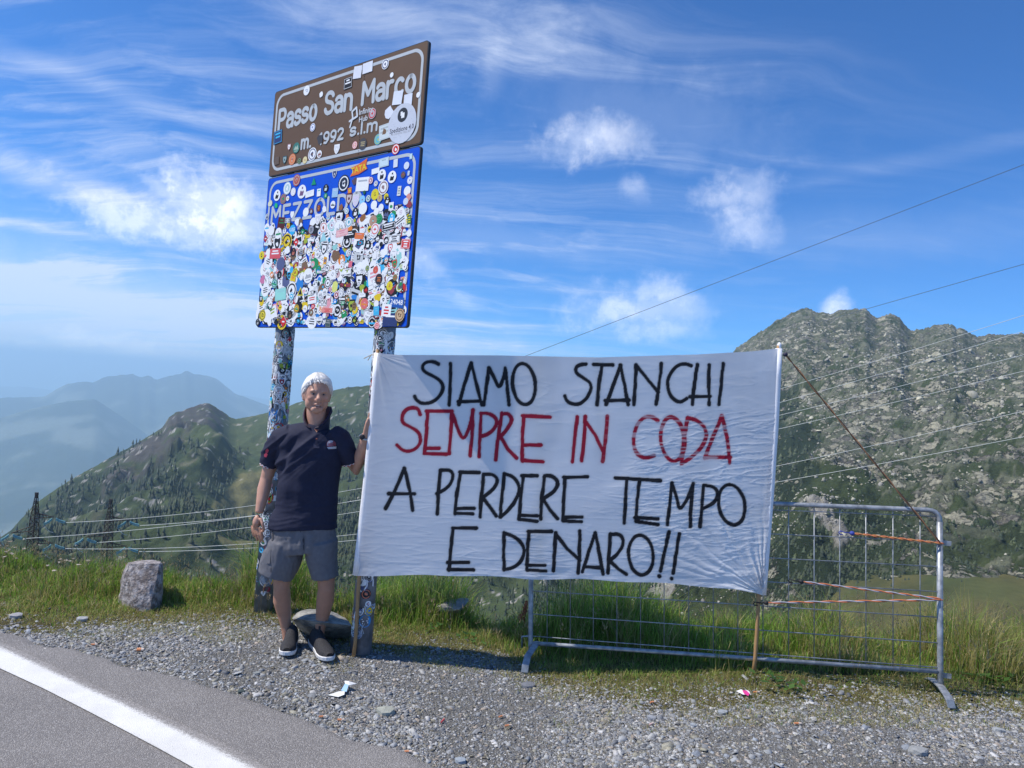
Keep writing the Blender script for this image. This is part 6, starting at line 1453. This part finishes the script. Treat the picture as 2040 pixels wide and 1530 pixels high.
mp_ = t.new('ShaderNodeMapping'); t.l.new(co, mp_.inputs[0]); mp_.inputs['Scale'].default_value = (1, 1, .3); hn = t.noise(mp_.outputs[0], 160, 5, .65, .6); t.l.new(t.mix(t.smooth(hn, .3, .7), (.68, .67, .65), (.86, .85, .84)), p.inputs['Base Color']); p.inputs['Roughness'].default_value = .5
b = t.new('ShaderNodeBump', inp={'Height': hn, 'Strength': .5, 'Distance': .004}); t.l.new(b.outputs[0], p.inputs['Normal'])
hair = hm_.build('hair', hair_m, man, smooth=True)
hs = MB(); rh = random.Random(5)
for k in range(1500):
    v = Vector((rh.gauss(0, 1), rh.gauss(0, 1), abs(rh.gauss(0, 1))*rh.choice([1, 1, 1, -.4]))).normalized(); az = math.degrees(math.atan2(abs(v.x), -v.y)); thr = float(np.interp(az, [0, 35, 52, 70, 95, 118, 180], [.60, .58, .44, .12, -.06, -.46, -.56]))
    if v.z < thr: continue
    a = head_fn(v); a = Vector((a.x*.0765, a.y*.095, a.z*.118)); fr_ = (RH @ a); d_ = Vector((v.x*.3+.25, -.5 if v.z > .5 else .3, -.55)); d_ = RH @ d_; n_ = (RH @ v).normalized(); d_ = (d_-n_*d_.dot(n_)).normalized()
    p0 = HC+fr_*1.13; p1 = p0+d_*.014+n_*.005; p2 = p0+d_*.026+n_*.004; s2 = n_.cross(d_).normalized()*.0010; hs.add([p0-s2, p0+s2, p1+s2, p1-s2, p2], [(0, 1, 2, 3), (3, 2, 4)], 0, rh.choice([(.84, .83, .81), (.76, .74, .72), (.88, .87, .86)]))
hs.build('hair_strands', M['plain'], hair, colattr=True)
# polo shirt
cloth_m = mat('navy_pique', (.020, .023, .048), .8, .12, 60, bump=.25, bscale=900, bdist=.001, spec=.25)
shm = MB()
limb(shm, [(J(631, 846, .03), .072, .075), (J(629, 854, .03), .115, .085), (J(625, 862, .025), .160, .100), (J(621, 874, .02), .200, .115), (J(618, 892, .015), .214, .128), (J(615, 920, .01), .207, .134), (J(614, 955, .005), .197, .134), (J(612, 990), .196, .134), (J(609, 1020), .203, .136), (J(604, 1042), .217, .140), (J(604, 1051), .220, .141)], 40)
limb(shm, [(J(583, 862, .02), .065, .085), (J(560, 873, .02), .072, .085), (J(548, 893, .03), .064, .075), (J(541, 912, .04), .060, .068), (J(537, 925, .045), .058, .066)], 24)
limb(shm, [(J(662, 862, .02), .060, .085), (J(678, 874, .015), .068, .082), (J(688, 892, .01), .062, .072), (J(694, 908, .03), .058, .066), (J(697, 918, .04), .057, .064)], 24)


def folds(V, N):
    px, py = project(V)
    f = (ridged(px/60+py/90, (py+px*.75)/26, 2, 3)-.5)*.012*sstep(px, 660, 600)*sstep(py, 990, 900) + (ridged(px/70, (py+px*.10)/13, 2, 13)-.5)*.006*sstep(py, 960, 1020) + (fbm(px/40, py/60, 3, 5)-.5)*.014
    f += -.010*np.exp(-((px-575+(py-900)*.4)/7.)**2)*sstep(py, 865, 890)*sstep(py, 990, 930); f += .009*np.exp(-((py-px*-.75-1345)/9.)**2)*sstep(px, 640, 575)*sstep(px, 550, 575)
    return 1.7*f*sstep(py, 845, 870)


shirt = remesh(shm, 'polo_shirt', cloth_m, .007, 3, folds)
from mathutils.bvhtree import BVHTree
def bvh_of(o):
    off = world_loc(o.parent)+o.location; return BVHTree.FromPolygons([v_.co+off for v_ in o.data.vertices], [tuple(p_.vertices) for p_ in o.data.polygons])
sb = bvh_of(shirt)
def hit(bv, px, py, off=.002):
    r_ = Vector(ray(px, py)).normalized(); h_ = bv.ray_cast(Vector(CAM), r_)
    return (h_[0]+h_[1].normalized()*off*(1 if h_[1].dot(r_) < 0 else -1)) if h_[0] is not None else None
def patch(bv, polys, name, parent, m=None, off=.0025):
    mb = MB()
    for k, (pts, col) in enumerate(polys):
        P = [hit(bv, x, y, off+.0006*k) for x, y in pts]; P = [q_ for q_ in P if q_ is not None]
        if len(P) > 2: c_ = sum(P, Vector())/len(P); mb.add([c_]+P, [(0, i+1, (i+1) % len(P)+1) for i in range(len(P))], 0, col)
    if not mb.v: print('NOHIT', name); return None
    return mb.build(name, m or M['plain'], parent, colattr=True)
patch(sb, [([(660+10*math.cos(a), 886+9.5*math.sin(a)) for a in np.linspace(0, 6.0, 18)], (.16, .03, .05)), ([(660+8.8*math.cos(a), 885+8.3*math.sin(a)) for a in np.linspace(0, 6.0, 16)], (.36, .34, .40)), ([(653, 884), (667, 881), (668, 887), (654, 890)], (.30, .10, .13)), ([(651, 891), (671, 889), (669, 894), (654, 895)], (.45, .47, .52)), ([(655, 879), (662, 877), (664, 880), (656, 883)], (.5, .45, .5)), ([(661, 890), (666, 890), (665, 894)], (.05, .08, .2))], 'embroidered_emblem', shirt)
patch(sb, [([(624, 853), (637, 852), (636, 893), (625, 893)], (.018, .022, .055))], 'placket', shirt, off=.004)
for py in (858, 875): c_ = hit(sb, 631, py, .006); b = MB(); b.ellipsoid(c_, .006, .003, .006, nu=10, nv=5, col=(.20, .05, .04)); b.build('button', M['plain'], shirt, smooth=True, colattr=True)
patch(sb, [([(529, 897), (533, 893), (536, 897), (534, 902), (530, 903)], (.45, .05, .09)), ([(527, 905), (531, 902), (534, 905), (531, 911), (527, 910)], (.42, .04, .08))], 'sleeve_print', shirt)
# V neck skin opening
patch(sb, [([(619, 845), (643, 845), (636, 856), (631, 862), (626, 855)], (.40, .20, .13))], 'open_neck', shirt, skin_m, off=.003)
# collar: two standing flaps, check lining
def collar(a0, a1, front):
    mb = MB(); n = 14; c = J(631, 850, .03)
    for lay, (dr, col) in enumerate(((0, (.014, .018, .045)), (-.004, (.10, .03, .04)))):
        vs = []
        for i in range(n):
            a = math.radians(a0+(a1-a0)*i/(n-1)); fr_ = abs(math.sin(a)) if math.sin(a) < 0 else 0
            for j, (rr, zz) in enumerate(((.084, -.025), (.084, .040), (.086, .120), (.096, .092 if lay == 0 else .104))):
                r2 = rr+dr+.006*fr_; z2 = zz-(.020 if j == 0 else .020+zz*.85)*(fr_**1.3)+.010*(1 if math.sin(a) > .2 else 0); vs.append(c+Vector((math.cos(a)*r2*.92, math.sin(a)*r2*1.0, z2)))
        mb.add(vs, [(i*4+j, i*4+4+j, i*4+5+j, i*4+1+j) for i in range(n-1) for j in range(3)], 0, col)
    return mb.build('collar', M['plain'], shirt, smooth=True, colattr=True)
collar(-100, -270, 0); collar(-80, 92, 0)
def trim(secs, name, rx, ry, n=30):
    """little red and white check ring round a sleeve hem"""
    a, b = secs; ax = (b-a).normalized(); x = (Vector((1, 0, 0))-ax*ax.x).normalized(); y = ax.cross(x); mb = MB()
    for row in range(2):
        for i in range(n):
            t0, t1 = 2*math.pi*i/n, 2*math.pi*(i+1)/n; l0, l1 = row*.006, row*.006+.006
            q_ = [b+x*rx*math.cos(tt)+y*ry*math.sin(tt)+ax*l for tt, l in ((t0, l0), (t1, l0), (t1, l1), (t0, l1))]; mb.add(q_, [(0, 1, 2, 3)], 0, (.62, .60, .62) if (i+row) % 2 else ((.03, .035, .08) if row == 0 else (.42, .06, .07)))
    return mb.build(name, M['plain'], shirt, colattr=True)
trim((J(541, 912, .04), J(537.2, 924, .045)), 'sleeve_trim', .0575, .066); trim((J(694, 908, .03), J(697, 917, .04)), 'sleeve_trim', .0565, .064)
# shorts
shorts_m = mat('grey_cotton', (.15, .15, .165), .8, .12, 40, bump=.25, bscale=600, bdist=.001, spec=.2)
shh = MB()
limb(shh, [(J(604, 1040), .205, .128), (J(604, 1062), .212, .134), (J(605, 1085), .215, .136), (J(606, 1098), .205, .125)], 36)
limb(shh, [(J(572, 1078), .112, .125), (J(564, 1105), .126, .122), (J(556, 1128), .122, .116), (J(550, 1146), .116, .112)], 28)
limb(shh, [(J(638, 1078), .112, .125), (J(641, 1105), .102, .118), (J(645, 1128), .090, .110), (J(647.5, 1150), .083, .106)], 28)
def sfolds(V, N):
    px, py = project(V); f = (fbm(px/14, py/40, 4, 25)-.5)*.016 + (ridged(px/40, (py+px*.2)/10, 3, 14)-.5)*.005*sstep(py, 1110, 1060)
    f -= .010*np.exp(-((px-606)/3.)**2)*sstep(py, 1125, 1090)*sstep(py, 1050, 1070); return f
shorts = remesh(shh, 'shorts', shorts_m, .007, 3, sfolds); hb_ = bvh_of(shorts)
patch(hb_, [([(527, 1078), (543, 1077), (541, 1092), (524, 1094)], (.16, .16, .175))], 'pocket_flap', shorts, off=.007); patch(hb_, [([(524, 1094), (541, 1092), (539, 1122), (519, 1124)], (.14, .14, .155))], 'cargo_pocket', shorts, off=.005)
patch(hb_, [([(543, 1052), (545, 1052), (541, 1140), (539.5, 1140)], (.04, .04, .05))], 'side_seam', shorts, off=.004); patch(hb_, [([(595, 1052), (597.5, 1052), (606, 1075), (606.5, 1095), (604, 1095), (603, 1076)], (.05, .05, .06))], 'fly_seam', shorts, off=.003)
# sneakers
sole_m = mat('white_foam_sole', (.74, .74, .73), .6, .06, 60); knit = mat('dark_knit', (.018, .018, .021), .85, .2, 160, bump=.6, bscale=500, bdist=.002, color2=(.032, .031, .034))
def shoe(heel, toe):
    heel, toe = Vector(heel), Vector(toe); ax = (toe-heel); L_ = ax.length; ax.normalize(); sd = Vector((ax.y, -ax.x, 0)).normalized(); z0 = min(float(ground_z(heel.x, heel.y)), float(ground_z(toe.x, toe.y)))+.010
    st = [(0, .030), (.03, .036), (.12, .040), (.3, .038), (.5, .042), (.68, .050), (.82, .049), (.93, .038), (.985, .022), (1, .008)]
    mb = MB(); vs = []
    for t_, w_ in st:
        c = heel+ax*L_*t_; lift = .012*max(0, t_-.75)/.25; hh = .036-.012*t_
        for sgn, zz, ww in ((-1, 0, .92), (1, 0, .92), (1, hh, 1.05), (-1, hh, 1.05)): vs.append(Vector((c.x, c.y, z0+lift+zz))+sd*sgn*w_*ww)
    n = len(st); fs = [(3, 2, 1, 0), (4*n-4, 4*n-3, 4*n-2, 4*n-1)]+[(4*i+k, 4*i+(k+1) % 4, 4*i+4+(k+1) % 4, 4*i+4+k) for i in range(n-1) for k in range(4)]
    mb.add(vs, fs); root = mb.build('sneaker', sole_m, man, bevel=.006); tag(root)
    up_ = MB(); pr = [(0.0, .028, .070), (.06, .036, .085), (.16, .040, .096), (.28, .039, .092), (.40, .039, .078), (.52, .041, .062), (.66, .047, .049), (.8, .046, .040), (.91, .037, .030), (.98, .02, .018)]
    vs = []; m_ = 18
    for t_, w_, h_ in pr:
        c = heel+ax*L_*(t_*.985+.005); lift = .012*max(0, t_-.75)/.25
        for k in range(m_): a = math.pi*k/(m_-1); vs.append(Vector((c.x, c.y, z0+.026+lift+h_*math.sin(a)**.75))+sd*w_*math.cos(a))
    n = len(pr); fs = [(i*m_+k, i*m_+k+1, i*m_+m_+k+1, i*m_+m_+k) for i in range(n-1) for k in range(m_-1)]+[tuple(range(m_)), tuple(range(n*m_-1, (n-1)*m_-1, -1))]
    up_.add(vs, fs); u_ = up_.build('upper', knit, root, smooth=True)
    lc = MB()
    for k in range(5):
        t_ = .36+.075*k; h_ = float(np.interp(t_, [p_[0] for p_ in pr], [p_[2] for p_ in pr])); c = heel+ax*L_*t_; lc.tube([Vector((c.x, c.y, z0+.022+h_*(.93-.22*abs(s_)**2)+.006))+sd*s_*.024+ax*.010*s_ for s_ in (-1, -.5, 0, .5, 1)], .0026, 6)
    lc.build('laces', knit, root, smooth=True)
    tb = MB(); c = heel+ax*L_*.30; tb.box((c.x, c.y, z0+.128), .012, .006, .03); tb.build('pull_tab', knit, root)
    return root
def gpt(px, y): r_ = ray(px, 1300.); return (CAM+r_*(y/r_[1]))[0]
shoe((gpt(580, 4.46), 4.465, 0), (gpt(571, 4.20), 4.195, 0)); shoe((gpt(622, 4.45), 4.455, 0), (gpt(659, 4.18), 4.175, 0))
# wristwatch
wc, wa = J(727.5, 871, -.052), (J(729, 866, -.06)-J(723, 890, -.03)).normalized(); wx_ = (Vector((1, 0, 0))-wa*wa.x).normalized(); wy_ = wa.cross(wx_); steel = mat('watch_steel', (.5, .5, .5), .3, .05, 50, metallic=.9)
mb = MB(); mb.tube([wc+wx_*.030*math.cos(a)+wy_*.033*math.sin(a) for a in np.linspace(0, 2*math.pi, 24, endpoint=False)], .007, 8, closed=True); wt = mb.build('wristwatch', steel, man, smooth=True)
mb = MB(); c = wc+wy_*-.0+wx_*-.012-Vector((0, .034, 0)); mb.ellipsoid(c, .017, .008, .017, nu=16, nv=8, col=(.02, .02, .025)); mb.build('watch_face', M['plain'], wt, smooth=True, colattr=True)
